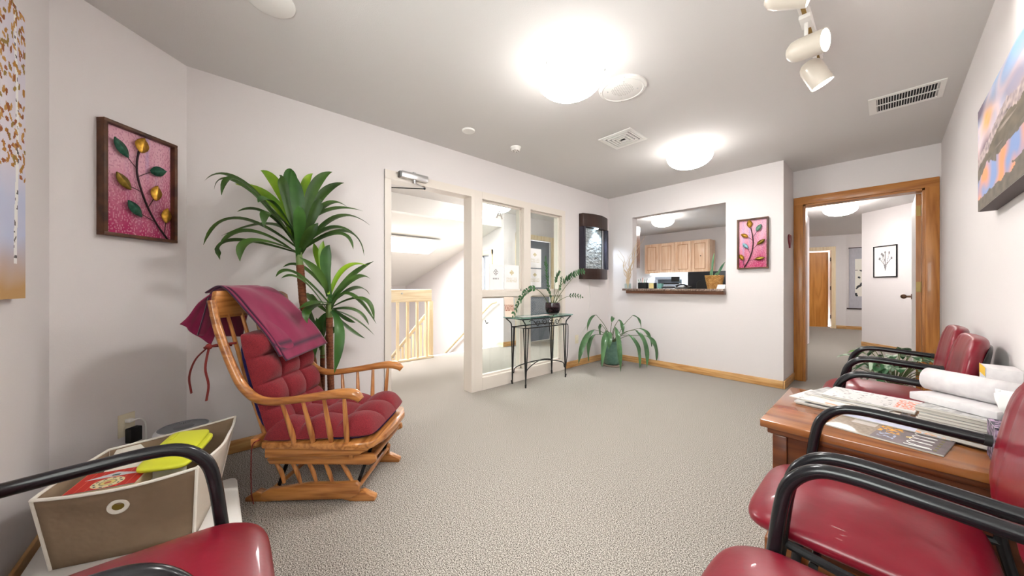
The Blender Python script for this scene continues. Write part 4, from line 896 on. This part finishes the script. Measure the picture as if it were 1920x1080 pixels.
t = thing('stair_skirt', 'pine skirt board at the head of the stairs beside the hall baseboard', 'trim', (-4.63, 3.885, 0)); MB().box(-.06, .045, -.012, .01, .002, .09).prism([(-.06, .09), (-.06, .0), (-1.2, -.80), (-1.2, -.71)], -.012, .01, 'y').build('board', PINE['x'], t)
# ------------------------------------------------------------------ console table
t = thing('console_table', 'black wrought iron console table with a glass top by the glass wall', 'table', (-2.675, 2.82, 0))
MB().prism([(-.145, -.44), (.13, -.44), (.15, -.42), (.165, 0), (.15, .42), (.13, .44), (-.145, .44)], .742, .752, 'z', bev=.002).build('glass_top', TGLASS, t)
rg = [(-.115, -.335), (.11, -.335), (.125, 0), (.11, .335), (-.115, .335)]
MB().tube([(x, y, .635) for x, y in rg], .0066, 8, smooth=False, closed=True).build('lower_ring', IRON, t)
MB().tube([(x*1.2, y*1.2, .735) for x, y in rg], .0065, 8, smooth=False, closed=True).build('upper_ring', IRON, t)
for (sx_, sy_) in ((-1, -1), (1, -1), (1, 1), (-1, 1)):
    X_, Y_ = (.11 if sx_ > 0 else -.115), .335*sy_; fx, fy = X_*.95, Y_*.985
    MB().tube([(X_, Y_, .635), (X_*1.03, Y_*1.03, .68), (X_*1.2, Y_*1.2, .735)], .0066, 8).cyl((X_, Y_, .635), (fx, fy, .01), .0066, seg=8).cyl((X_-.035*sx_, Y_, .635), (fx, fy, .02), .0054, seg=8).cyl((X_, Y_-.045*sy_, .635), (fx, fy, .02), .0054, seg=8).cyl((X_, Y_, .04), (fx, fy, 0), .011, .009, seg=8).build('leg', IRON, t)
MB().tube([(-.10, -.32, .12), (-.085, -.28, .19), (0, 0, .235), (.085, .28, .19), (.10, .32, .12)], .006, 8).tube([(.10, -.32, .12), (.085, -.28, .19), (0, 0, .235), (-.085, .28, .19), (-.10, .32, .12)], .006, 8).build('stretcher', IRON, t)
def scroll(c, r, s_, n=22, turns=1.4):
    return [(c[0], c[1]+s_*r*(1-.75*k/n)*math.cos(2*PI*turns*k/n), c[2]+r*(1-.75*k/n)*math.sin(2*PI*turns*k/n)) for k in range(n+1)]
for s_ in (-1, 1): MB().tube(scroll((.12, .05*s_+.0, .685), .04, s_), .0042, 6, sub=2).tube(scroll((.12, .16*s_, .675), .035, -s_), .0042, 6, sub=2).tube([(.12, .19*s_, .68), (.118, .24*s_, .72), (.116, .29*s_, .71)], .0042, 6).build('scrollwork', IRON, t)
MB().tube([(.11, .35, .635), (.11, .375, .60), (.11, .365, .3), (.105, .335, .1)], .0054, 6).build('side_scroll', IRON, t)
# things on it
def cards(u, v):
    if .3 < v < .62: return lerp(srgb(150, 70, 50), srgb(236, 210, 190), ns(u*14, v*14, 2)*1.6-.3)
    return srgb(232, 212, 196)
t = thing('brochure', 'upright narrow leaflet with a photo band at the left end of the console', 'brochure', (-2.765, 2.43, .752), d(58))
painted('leaflet', (-.052, -.02, .0005), (.105, 0, 0), (-.006, .035, .215), 30, 60, cards, PMg, t, .003); MB().prism([(-.012, .0), (.03, .0), (.026, .1), (.02, .1)], -.03, .03, 'x').build('stand', WHITE, t)
g = magazine(-2.64, 2.60, .7525, 1.4, cov_grey, 'grey leaflet lying flat on the console glass near its left end', .003, .22, .12, 'leaflet', 'leaflets on the console', 'leaflet', 20)
magazine(-2.64, 2.83, .7525, 1.5, cov_white, 'pale leaflet lying flat beside the glass plant pot', .004, .20, .13, 'leaflet', 'leaflets on the console', 'leaflet', 20)
LEAFD = mat('zz_leaf', srgb(30, 70, 38), .3, var=(9, srgb(60, 108, 64)), spec=.5, coat=.2); STEMG = mat('stem_green', srgb(84, 96, 56), .5)
t = thing('potted_zz_plant', 'small glossy-leaved plant in a round smoked glass pot on the console', 'potted plant', (-2.675, 3.04, .752))
MB().lathe([(.001, .004), (.05, .0), (.072, .014), (.09, .05), (.093, .09), (.086, .14), (.082, .14), (.088, .09), (.085, .052), (.068, .018), (.001, .01)], seg=40).build('glass_pot', glass('smoky_glass', (.55, .5, .56)), t)
MB().lathe([(.001, .012), (.066, .02), (.083, .053), (.085, .085), (.001, .085)], seg=32).build('soil', mat('dark_soil', srgb(44, 30, 34), .9, bump=(80, .8, .01)), t)
MB().lathe([(.0855, .086), (.081, .125), (.001, .128)], seg=32).build('pebble_layer', mat('pale_pebbles', srgb(150, 128, 122), .9, var=(150, srgb(110, 92, 90)), bump=(120, .8, .01)), t)
O = Vector((-2.675, 3.04, .752))
ZZ = [((-2.72, 2.985, 1.183), (-2.72, 2.966, 1.423), .12, 1), ((-2.66, 3.06, 1.14), (-2.64, 3.113, 1.251), .5, 1), ((-2.6, 3.07, 1.03), (-2.58, 3.092, 1.182), .5, .9), ((-2.66, 3.22, 1.17), (-2.70, 3.69, 1.285), .45, 1.25), ((-2.6, 3.2, 1.10), (-2.62, 3.48, 1.26), .8, .7), ((-2.55, 3.158, .978), (-2.5, 3.377, .956), .55, .85), ((-2.62, 2.63, 1.12), (-2.56, 2.30, .79), .4, 1.0), ((-2.7, 3.043, .98), (-2.72, 3.005, 1.042), .6, .9)]
for q, (c, e, st, sz) in enumerate(ZZ):
    a = Vector((random.uniform(-.03, .03), random.uniform(-.035, .035), .10)); c = Vector(c)-O; e = Vector(e)-O; c = c*1.6-(a+e)*.3; B = lambda k: a*(1-k)**2+c*2*k*(1-k)+e*k*k
    MB().tube([B(k/8) for k in range(9)], [.0045-.003*k/8 for k in range(9)], 6, sub=2).build('stem', STEMG, t)
    g = MB(); L = sum((B((k+1)/10)-B(k/10)).length for k in range(10)); nl = max(2, int(L*(1-st)/.034))
    for k in range(nl):
        kk = st+(1-st)*(k+.3)/nl; p = B(kk); dr = (B(min(1, kk+.02))-B(kk-.02)).normalized(); sd = dr.cross(Vector((1, .3, 0))).normalized()
        for s_ in (-1, 1):
            ln = .05*sz*(1-.25*abs(kk-.75)); tp = p+(sd*s_*.75+dr*.75+Vector((.3, 0, 0))*random.uniform(-1, 1)).normalized()*ln; g.leaf(p, (p+tp)/2+Vector((0, 0, .004)), tp, .0135*sz, .3, 6, up=(1, .2, .1), kind='oval')
    tp = e+(e-B(.95)).normalized()*.035*sz; g.leaf(e, (e+tp)/2, tp, .011*sz, .3, 6, up=(1, .2, .1), kind='oval'); g.build('leaves', LEAFD, t)
# ------------------------------------------------------------------ big dracaena behind the rocker
def dracaena_leaves(root, base, L, w, O):
    cols = {1: mat('young_leaf', srgb(140, 170, 30), .4, var=(4, srgb(90, 140, 30)), spec=.5), 2: mat('dracaena_leaf', srgb(34, 60, 20), .42, var=(5, srgb(68, 98, 38)), spec=.35), 3: mat('dracaena_leaf_front', srgb(32, 68, 24), .42, var=(5, srgb(62, 102, 42)), spec=.35)}
    for k, (c, e, kd) in enumerate(L):
        c, e = Vector(c), Vector(e); b = Vector(base); b.z += random.uniform(-.03, .12 if e.z > b.z+.25 else .04); b.x += random.uniform(-.012, .012); b.y += random.uniform(-.012, .012)
        ww = w*(1.3 if kd == 3 else 1)*random.uniform(.85, 1.1); v = (e-b); up = (1, 0, .25) if abs(v.z) > abs(v.y)*1.2 else (.55, 0, 1)
        MB().leaf(b-O, c-O, e-O, ww, .3, 18, up=up).build('leaf', cols[kd], root, angle=180)
TALL = [((-2.55, .142, 1.684), (-2.62, -.036, 1.692), 2), ((-2.45, .12, 1.657), (-2.5, .005, 1.625), 2), ((-2.4, .134, 1.655), (-2.38, .033, 1.572), 2), ((-2.65, .298, 1.62), (-2.75, .103, 1.733), 1), ((-2.62, .322, 1.70), (-2.7, .229, 1.833), 1),
 ((-2.5, .334, 1.66), (-2.45, .301, 1.752), 2), ((-2.55, .375, 1.689), (-2.6, .382, 1.854), 3), ((-2.6, .447, 1.70), (-2.65, .516, 1.866), 1), ((-2.5, .48, 1.70), (-2.5, .602, 1.859), 2), ((-2.6, .538, 1.68), (-2.7, .729, 1.857), 2),
 ((-2.5, .556, 1.62), (-2.55, .713, 1.644), 2), ((-2.45, .552, 1.575), (-2.5, .802, 1.623), 2), ((-2.6, .651, 1.57), (-2.72, .924, 1.567), 2), ((-2.5, .602, 1.478), (-2.5, .774, 1.418), 2), ((-2.6, .71, 1.476), (-2.68, .867, 1.32), 2),
 ((-2.4, .609, 1.424), (-2.38, .7, 1.332), 2), ((-2.6, .115, 1.488), (-2.66, -.042, 1.326), 2), ((-2.5, .169, 1.405), (-2.5, .021, 1.299), 2), ((-2.55, .095, 1.35), (-2.6, .03, 1.238), 2), ((-2.4, .174, 1.34), (-2.38, .111, 1.221), 2),
 ((-2.35, .252, 1.491), (-2.3, .211, 1.41), 2), ((-2.35, .385, 1.46), (-2.3, .376, 1.558), 3), ((-2.4, .27, 1.56), (-2.33, .186, 1.55), 3), ((-2.35, .431, 1.385), (-2.3, .476, 1.469), 2), ((-2.65, .298, 1.48), (-2.75, .038, 1.397), 2), ((-2.42, .483, 1.56), (-2.4, .519, 1.619), 2), ((-2.5, .40, 1.62), (-2.45, .36, 1.80), 3), ((-2.45, .25, 1.50), (-2.42, .10, 1.50), 2)]
SMALL = [((-2.45, .548, 1.228), (-2.45, .574, 1.358), 3), ((-2.55, .552, 1.25), (-2.6, .57, 1.401), 1), ((-2.6, .54, 1.26), (-2.65, .521, 1.386), 1), ((-2.5, .673, 1.20), (-2.55, .859, 1.234), 1), ((-2.55, .74, 1.16), (-2.65, .928, 1.278), 2),
 ((-2.5, .73, 1.13), (-2.55, .87, 1.14), 2), ((-2.6, .78, 1.07), (-2.7, .915, 1.019), 2), ((-2.4, .683, 1.03), (-2.32, .83, .83), 2), ((-2.35, .743, 1.0), (-2.3, .809, .858), 2), ((-2.5, .74, .915), (-2.5, .842, .804), 2), ((-2.6, .76, .85), (-2.7, .953, .697), 2), ((-2.5, .69, .80), (-2.5, .816, .71), 2),
 ((-2.45, .66, .87), (-2.4, .721, .837), 2), ((-2.4, .507, 1.15), (-2.35, .386, 1.26), 2), ((-2.5, .435, 1.2), (-2.5, .324, 1.202), 2), ((-2.45, .387, 1.16), (-2.4, .276, 1.139), 2), ((-2.35, .409, 1.11), (-2.3, .29, 1.129), 2), ((-2.3, .462, .984), (-2.26, .368, .954), 2), ((-2.3, .431, .95), (-2.25, .41, .867), 2),
 ((-2.3, .593, .80), (-2.28, .559, .542), 3), ((-2.5, .511, .80), (-2.5, .494, .598), 3), ((-2.6, .50, 1.0), (-2.68, .498, 1.036), 2)]
THIRD = [((-2.55, .50, .80), (-2.58, .49, .93), 2), ((-2.55, .56, .80), (-2.6, .60, .90), 2), ((-2.52, .47, .74), (-2.5, .42, .78), 2), ((-2.6, .62, .76), (-2.65, .70, .80), 2), ((-2.5, .52, .78), (-2.46, .50, .88), 3)]
O = Vector((-2.56, .60, 0))
t = thing('dracaena_plant', 'tall broad-leaved artificial dracaena on three canes behind the rocker', 'potted plant', O)
BARK = mat('wrapped_cane', srgb(128, 74, 44), .85, var=(50, srgb(92, 50, 30), (.3, .3, 3)), bump=(60, .8, .01)); nt = BARK.node_tree
MB().lathe([(.001, 0), (.09, 0), (.105, .02), (.125, .28), (.132, .29), (.132, .30), (.12, .30), (.118, .27), (.001, .27)], seg=40).build('pot', mat('black_plastic_pot', (.02, .02, .022), .35), t)
MB().lathe([(.117, .271), (.001, .276)], seg=24).build('soil', mat('bark_soil', srgb(70, 52, 40), .95, bump=(90, .9, .01)), t)
def cane(pts, r): 
    P_ = [Vector(p)-O for p in pts]; n = 60; Q = []; R = []
    for i in range(n+1):
        k = i/n*(len(P_)-1); a = min(int(k), len(P_)-2); Q.append(P_[a].lerp(P_[a+1], k-a)); R.append(r*(1+.05*(i % 2)))
    MB().tube(Q, R, 12, smooth=False).build('cane', BARK, t)
cane([(-2.54, .55, .27), (-2.52, .47, .70), (-2.50, .43, 1.0), (-2.50, .415, 1.22)], .022); cane([(-2.51, .60, .27), (-2.49, .585, .6), (-2.46, .575, .88)], .021); cane([(-2.58, .56, .27), (-2.555, .555, .62)], .015)
GS = mat('green_shoot', srgb(96, 116, 60), .5)
for a, b, r0 in (((-2.5, .415, 1.21), (-2.5, .405, 1.34), .021), ((-2.46, .575, .87), (-2.46, .57, .97), .02), ((-2.555, .555, .6), (-2.553, .553, .70), .015)): MB().cyl(Vector(a)-O, Vector(b)-O, r0, r0*.8).build('shoot', GS, t)
dracaena_leaves(t, (-2.5, .41, 1.29), TALL, .030, O); dracaena_leaves(t, (-2.46, .573, .93), SMALL, .025, O); dracaena_leaves(t, (-2.553, .553, .67), THIRD, .02, O)
# ------------------------------------------------------------------ floor plant in green pot
FP = [((-2.55, 3.72, .52), (-2.62, 3.474, .10), 3), ((-2.65, 3.907, .70), (-2.72, 3.799, .474), 1), ((-2.7, 3.965, .42), (-2.74, 3.864, .05), 2), ((-2.35, 3.70, .53), (-2.25, 3.435, .135), 3), ((-2.65, 4.03, .56), (-2.7, 4.082, .401), 2), ((-2.5, 4.08, .668), (-2.45, 3.967, .61), 2),
 ((-2.35, 3.896, .56), (-2.2, 3.765, .03), 3), ((-2.4, 4.059, .64), (-2.3, 3.992, .452), 2), ((-2.328, 4.3, .69), (-2.259, 4.4, .506), 1), ((-2.235, 4.3, .52), (-2.11, 4.4, .278), 2), ((-2.145, 4.3, .43), (-2.035, 4.38, .108), 3), ((-2.33, 4.15, .45), (-2.148, 4.15, .02), 2), ((-2.273, 4.25, .5), (-2.079, 4.2, .035), 3), ((-2.37, 3.8, .50), (-2.3, 3.66, .30), 3), ((-2.32, 4.2, .42), (-2.209, 4.25, .04), 2)]
O = Vector((-2.54, 4.12, 0)); t = thing('floor_plant', 'drooping wavy-leaved plant in a green ceramic pot in the corner', 'potted plant', O)
MB().lathe([(.001, 0), (.135, 0), (.15, .008), (.15, .022), (.14, .018), (.001, .012)], seg=40).build('saucer', mat('terracotta_grey', srgb(150, 132, 118), .7), t)
MB().lathe([(.001, .02), (.095, .02), (.105, .03), (.12, .31), (.128, .315), (.128, .335), (.116, .335), (.112, .30), (.001, .30)], seg=40).build('pot', mat('green_glaze', srgb(92, 128, 112), .35, coat=.3, var=(20, srgb(76, 112, 98))), t)
MB().lathe([(.112, .301), (.001, .306)], seg=20).build('soil', mat('potting_soil', srgb(52, 40, 32), .95, bump=(90, .9, .01)), t)
FL = mat('floor_plant_leaf', srgb(50, 84, 48), .35, var=(6, srgb(88, 128, 84)), spec=.5, coat=.15)
for k, (c, e, kd) in enumerate(FP):
    c, e = Vector(c)-O, Vector(e)-O; b = Vector((random.uniform(-.03, .03), random.uniform(-.03, .03), .30)); m1 = b.lerp(c, .9)+Vector((0, 0, .02)); top_ = c
    MB().tube([b, b.lerp(c, .5)+Vector((0, 0, .05)), c], [.005, .004, .003], 6).build('leaf_stalk', STEMG, t)
    MB().leaf(c, (c+e)/2+(Vector((c.x, c.y, 0)).normalized()*.05+Vector((0, 0, .07)))*min(1, (e-c).length*2.2), e, [0, .019, .028, .038][kd], .25, 18, up=(.75, -.3, .6), wave=.005, kind='oval', ph=k).build('leaf', FL, t, angle=180)
# ------------------------------------------------------------------ variegated plant by the door
O = Vector((.04, 4.05, 0)); t = thing('variegated_plant', 'leafy silver-and-green plant on the floor between red chairs and doorway', 'potted plant', O)
MB().lathe([(.001, 0), (.10, 0), (.13, .26), (.138, .27), (.138, .285), (.12, .285), (.001, .26)], seg=32).build('pot', mat('brown_pot', srgb(96, 70, 54), .5), t)
VL = mat('variegated_leaf', srgb(38, 84, 46), .4, var=(13, srgb(164, 184, 158), (1, 1, 1), .48, .56), spec=.4); VL2 = mat('plain_leaf', srgb(86, 140, 40), .4)
for k in range(46):
    a = random.uniform(0, 2*PI); el = random.uniform(-.1, 1.1); r = random.uniform(.14, .26); b = Vector((0, 0, .27)); top_ = b+Vector((math.cos(a)*math.cos(el)*r, math.sin(a)*math.cos(el)*r, .10+math.sin(el)*r*.95)); dr = Vector((math.cos(a), math.sin(a), 0))
    e = top_+dr*random.uniform(.08, .13)+Vector((0, 0, random.uniform(-.12, .02)))
    if e.x+O.x > .27: e.x = .27-O.x; top_.x = min(top_.x, .24-O.x)
    MB().tube([b, b.lerp(top_, .6)+Vector((0, 0, .02)), top_], .003, 5, sub=3).build('leaf_stalk', STEMG, t)
    MB().leaf(top_, (top_+e)/2+Vector((0, 0, .02)), e, random.uniform(.028, .042), .25, 10, wave=.002, kind='oval', ph=k).build('leaf', VL2 if k % 15 == 3 else VL, t, angle=180)
# ------------------------------------------------------------------ reception counter and what stands on it
GRAN = mat('granite', srgb(150, 128, 112), .25, var=(60, srgb(90, 70, 64)), coat=.3); WTR = wood('brown_apron', srgb(128, 84, 60), srgb(96, 58, 40), 'x', 8)
t = thing('counter_sill', 'speckled granite counter ledge in the reception opening', 'counter', (-1.9, 4.56, 1.0))
MB().prism([(-.64, -.17), (.64, -.17), (.64, -.065), (.63, -.065), (.63, .22), (-.535, .22), (-.535, -.065), (-.64, -.065)], .028, .057, 'z', bev=.003).build('granite_slab', GRAN, t)
MB().box(-.60, .635, -.135, -.062, -.01, .028).box(-.535, .63, -.062, .20, .001, .028).build('wood_apron', WTR, t)
ZC = 1.0575
t = thing('branch_vase', 'square glass vase of pale curly willow branches at the counter end', 'vase', (-2.47, 4.425, ZC))
g = MB().box(-.035, .035, -.03, .03, .0, .004).box(-.035, -.032, -.03, .03, .004, .07).box(.032, .035, -.03, .03, .004, .07).box(-.032, .032, -.03, -.027, .004, .07).box(-.032, .032, .027, .03, .004, .07); g.build('glass_vase', GLASS, t, False)
WIL = mat('curly_willow', srgb(198, 174, 144), .7)
for k in range(13):
    tx, tz = [(-.11, .55), (-.08, .42), (.13, .66), (.24, .72), (.17, .63), (.10, .56), (-.02, .47), (.05, .5), (-.14, .5), (.02, .35), (.2, .6), (-.05, .38), (.08, .42)][k]; n = 10; P_ = []
    yo = random.uniform(-.03, .01); ph = random.uniform(0, 6)
    for i in range(n+1):
        q = i/n; P_.append((tx*q**1.6+.018*math.sin(q*13+ph)*min(1, q*3)*(1-.3*q)+.006*random.uniform(-1, 1), yo*q+.014*math.cos(q*11+ph)*min(1, q*3)-.006*q, .006+tz*q))
    MB().tube(P_, [.0058-.004*i/n for i in range(n+1)], 6, sub=4).build('branch', WIL, t)
t = thing('pencil_cup', 'black desk organiser holding pens on the reception counter', 'pencil cup', (-2.33, 4.60, ZC))
MB().box(-.06, .06, -.04, .04, 0, .085, bev=.003).build('organiser', RUB, t)
for k in range(5): x = -.05+.022*k; MB().cyl((x, 0, .07), (x+.012*(k-2), .0, .13+.012*(k % 3)), .004, seg=8).build('pen', [mat('green_pen', srgb(60, 130, 80), .4), RUB, mat('orange_pen', srgb(210, 110, 50), .4)][k % 3], t)
t = thing('note_holder', 'black note holder with a yellow sticky pad on the reception counter', 'note holder', (-2.20, 4.60, ZC), .0)
MB().box(-.045, .045, -.01, .05, 0, .08, bev=.002).build('holder', RUB, t); MB().box(-.038, .028, -.016, -.0102, .002, .074, Matrix.Rotation(-.06, 4, 'X')).build('yellow_pad', mat('yellow_note', srgb(228, 206, 140), .8), t)
o = MB().box(-.03, .03, -.03, .03, 0, .07, bev=.003).build('teal_box', mat('teal_card', srgb(110, 160, 150), .5)); o.location = (-2.10, 4.64, ZC); tag(o, 'small teal box beside the sticky pad on the counter', 'box')
t = thing('desk_phone', 'black desk phone lying on the reception counter near the plant basket', 'telephone', (-1.76, 4.60, ZC))
MB().prism([(-.06, 0), (.08, 0), (.08, .035), (-.06, .012)], -.11, .06, 'x', bev=.004).build('phone_base', RUB, t); MB().tube([(-.10, -.04, .03), (-.06, -.03, .048), (.0, -.03, .05), (.04, -.04, .034)], [.014, .01, .01, .015], 8).build('handset', BLACKM, t); MB().box(-.02, .04, -.02, .02, .036, .04, Matrix.Rotation(.1, 4, 'X')).build('white_label', WHITE, t)
MB().tube([(.05, -.04, .03), (.09, -.045, .05), (.115, -.02, .02), (.09, .0, .006)], .004, 6).build('cord', RUB, t)
t = thing('telephone_headset', 'dark grey phone handset left of the desk phone on the counter', 'telephone', (-1.98, 4.62, ZC)); MB().superbox((0, 0, .018), (.085, .05, .0178), (3, 3, 2.5), 6).build('handset_body', mat('charcoal_plastic', srgb(66, 66, 70), .4), t); MB().box(-.04, .03, -.025, .025, .035, .038).build('keypad', RUB, t)
t = thing('basket_planter', 'woven basket with a snake plant on the right end of the counter', 'potted plant', (-1.385, 4.50, ZC))
g = MB()
for j in range(13):
    z = .006+.0125*j; r = .066+.028*(j/12)
    pts = [((r+.004*math.sin(16*a+(j % 2)*PI))*math.cos(a), (r+.004*math.sin(16*a+(j % 2)*PI))*math.sin(a), z) for a in [2*PI*k/64 for k in range(64)]]; g.tube(pts, .0068, 6, smooth=False, closed=True)
g.build('woven_basket', mat('woven_straw', srgb(206, 160, 96), .8, var=(30, srgb(166, 118, 60))), t); MB().lathe([(.001, .13), (.082, .13)], seg=24).build('soil', mat('basket_soil', srgb(60, 46, 36), .95), t)
SN = mat('snake_leaf', srgb(52, 96, 70), .4, var=(20, srgb(110, 150, 110), (1, 1, .3)))
for (x, y, x1, y1, z1, w_) in ((-.02, 0, .0, .0, .44, .011), (.02, .01, .115, .0, .32, .013), (.0, -.01, .04, -.02, .20, .009), (-.03, .01, -.035, .01, .24, .01), (.03, 0, .06, 0, .22, .01)): MB().leaf((x, y, .12), ((x+x1)/2-.01, (y+y1)/2, (.12+z1)/2), (x1, y1, z1), w_, .35, 12, up=(0, -1, .1)).build('leaf', SN, t)
t = thing('business_cards', 'small white card holder in front of the woven basket', 'card holder', (-1.29, 4.408, ZC)); MB().prism([(-.02, 0), (.03, 0), (.03, .05), (.025, .05)], -.04, .04, 'x').build('cards', WHITE, t)
# office furniture and machines
t = thing('reception_desk', 'office desk behind the reception wall, below the monitor', 'desk', (-1.9, 5.3, 0)); MB().box(-.7, .5, -.35, .35, .70, .73).build('desktop', CABW['x'], t)
for x in (-.66, .46): MB().box(x-.02, x+.02, -.33, .33, 0, .70).build('side_panel', CABW['z'], t)
t = thing('monitor', 'black computer monitor seen from behind through the reception opening', 'monitor', (-1.71, 5.32, .73))
MB().box(-.29, .29, .0, .03, .20, .575, bev=.008).build('screen_back', mat('monitor_black', srgb(24, 26, 32), .35), t); MB().superbox((0, -.02, .36), (.16, .03, .10), (4, 4, 3), 6).build('rear_bulge', RUB, t); MB().box(-.03, .03, -.02, .0, .01, .3).build('stand_neck', RUB, t); MB().box(-.12, .12, -.1, .1, 0.0005, .012, bev=.003).build('stand_foot', RUB, t)
t = thing('base_cabinet', 'office base cabinet under the back counter', 'cabinet', (-3.3, 8.15, 0)); MB().box(-1.2, 1.0, -.3, .29, 0, .88).build('body', CABW['z'], t)
for k in range(5): MB().box(-1.18+.436*k, -1.18+.42+.436*k, -.318, -.3, .1, .86, bev=.003).build('door', CABW['z'], t)
o = MB().box(-1.2, 1.0, -.33, .29, .881, .92, bev=.003).build('back_counter', mat('pale_laminate', srgb(206, 204, 198), .4)); o.location = (-3.3, 8.15, 0); tag(o, 'pale worktop along the back wall of the office', 'countertop')
PB = mat('printer_grey', srgb(176, 190, 208), .45)
t = thing('printer', 'pale blue-grey office printer on the back counter under the cabinets', 'printer', (-3.42, 8.08, .92))
MB().box(-.28, .28, -.22, .2, .0005, .22, bev=.01).build('lower_body', PB, t); MB().box(-.28, .28, -.05, .2, .22, .33).box(-.28, -.2, -.22, -.05, .22, .33).build('output_bay', PB, t); MB().box(-.2, .28, -.21, -.05, .221, .25).build('tray_well', RUB, t); MB().box(-.28, .28, -.2, .2, .33, .40, bev=.01).build('scanner', PB, t); MB().box(.12, .30, -.27, -.245, .26, .37, Matrix.Rotation(-.1, 4, 'X')).build('touch_panel', RUB, t)
for k in range(2): MB().box(-.2, .2, -.225, -.219, .04+.1*k, .12+.1*k).build('paper_drawer', PB, t)
def upper_cab(x0, label, knot=False):
    t = thing('wall_cabinet', label, 'cabinet', (x0, 8.07, 1.41), 0, 'hickory wall cabinets in the office')
    MB().box(0, .735, 0.02, .379, 0, .72, bev=.002).build('body', CABW['z'], t)
    for k in range(2):
        a = .012+.362*k; dd = MB().box(a, a+.345, -.002, .02, .01, .71, bev=.004).build('door', CABW['z'], t)
        f = .06; MB().box(a+f, a+.345-f, -.0035, -.001, .01+f, .71-f).build('panel_groove', mat('groove_brown', srgb(190, 134, 94), .5), dd, False); MB().box(a+f+.012, a+.345-f-.012, -.010, -.003, .01+f+.012, .71-f-.012, bev=.004).build('raised_panel', CABW['z'], dd)  # flat darker brown slab bordering the raised panel
        if knot and k == 1: MB().lathe([(.001, 0), (.012, 0)], seg=12).build('knot', DARKW, dd, loc=(a+.19, -.0104, .36), rot=(PI/2, 0, 0))
    return t
upper_cab(-4.055, 'left pair of hickory cabinet doors above the printer'); upper_cab(-3.318, 'right pair of hickory cabinet doors, one with a dark knot', True)
t = thing('wall_cabinet', 'brown cabinet seen edge-on at the left of the reception opening', 'cabinet', (-3.32, 5.0, 1.42)); MB().box(.001, .30, 0, .83, 0, .76, bev=.002).build('body', wood('brown_cabinet', srgb(150, 104, 76), srgb(120, 80, 58), 'z', 6), t); MB().box(.301, .318, .02, .405, .01, .75, bev=.003).build('door', WTR, t); MB().box(.301, .318, .415, .81, .01, .75, bev=.003).build('door', WTR, t)
t = thing('under_cabinet_light', 'bright strip light fixed under the hickory cabinets', 'light fixture', (-3.3, 8.2, 1.41)); MB().box(-.65, .5, -.05, .05, -.035, -.001).build('lens', UCAB, t)
l = bpy.data.lights.new('strip_lamp', 'AREA'); l.energy = 14; l.color = (.8, .95, 1); l.shape = 'RECTANGLE'; l.size = 1.1; l.size_y = .08; lo = bpy.data.objects.new('strip_lamp', l); COL.objects.link(lo); lo.parent = t; lo.location = (0, 0, -.045)
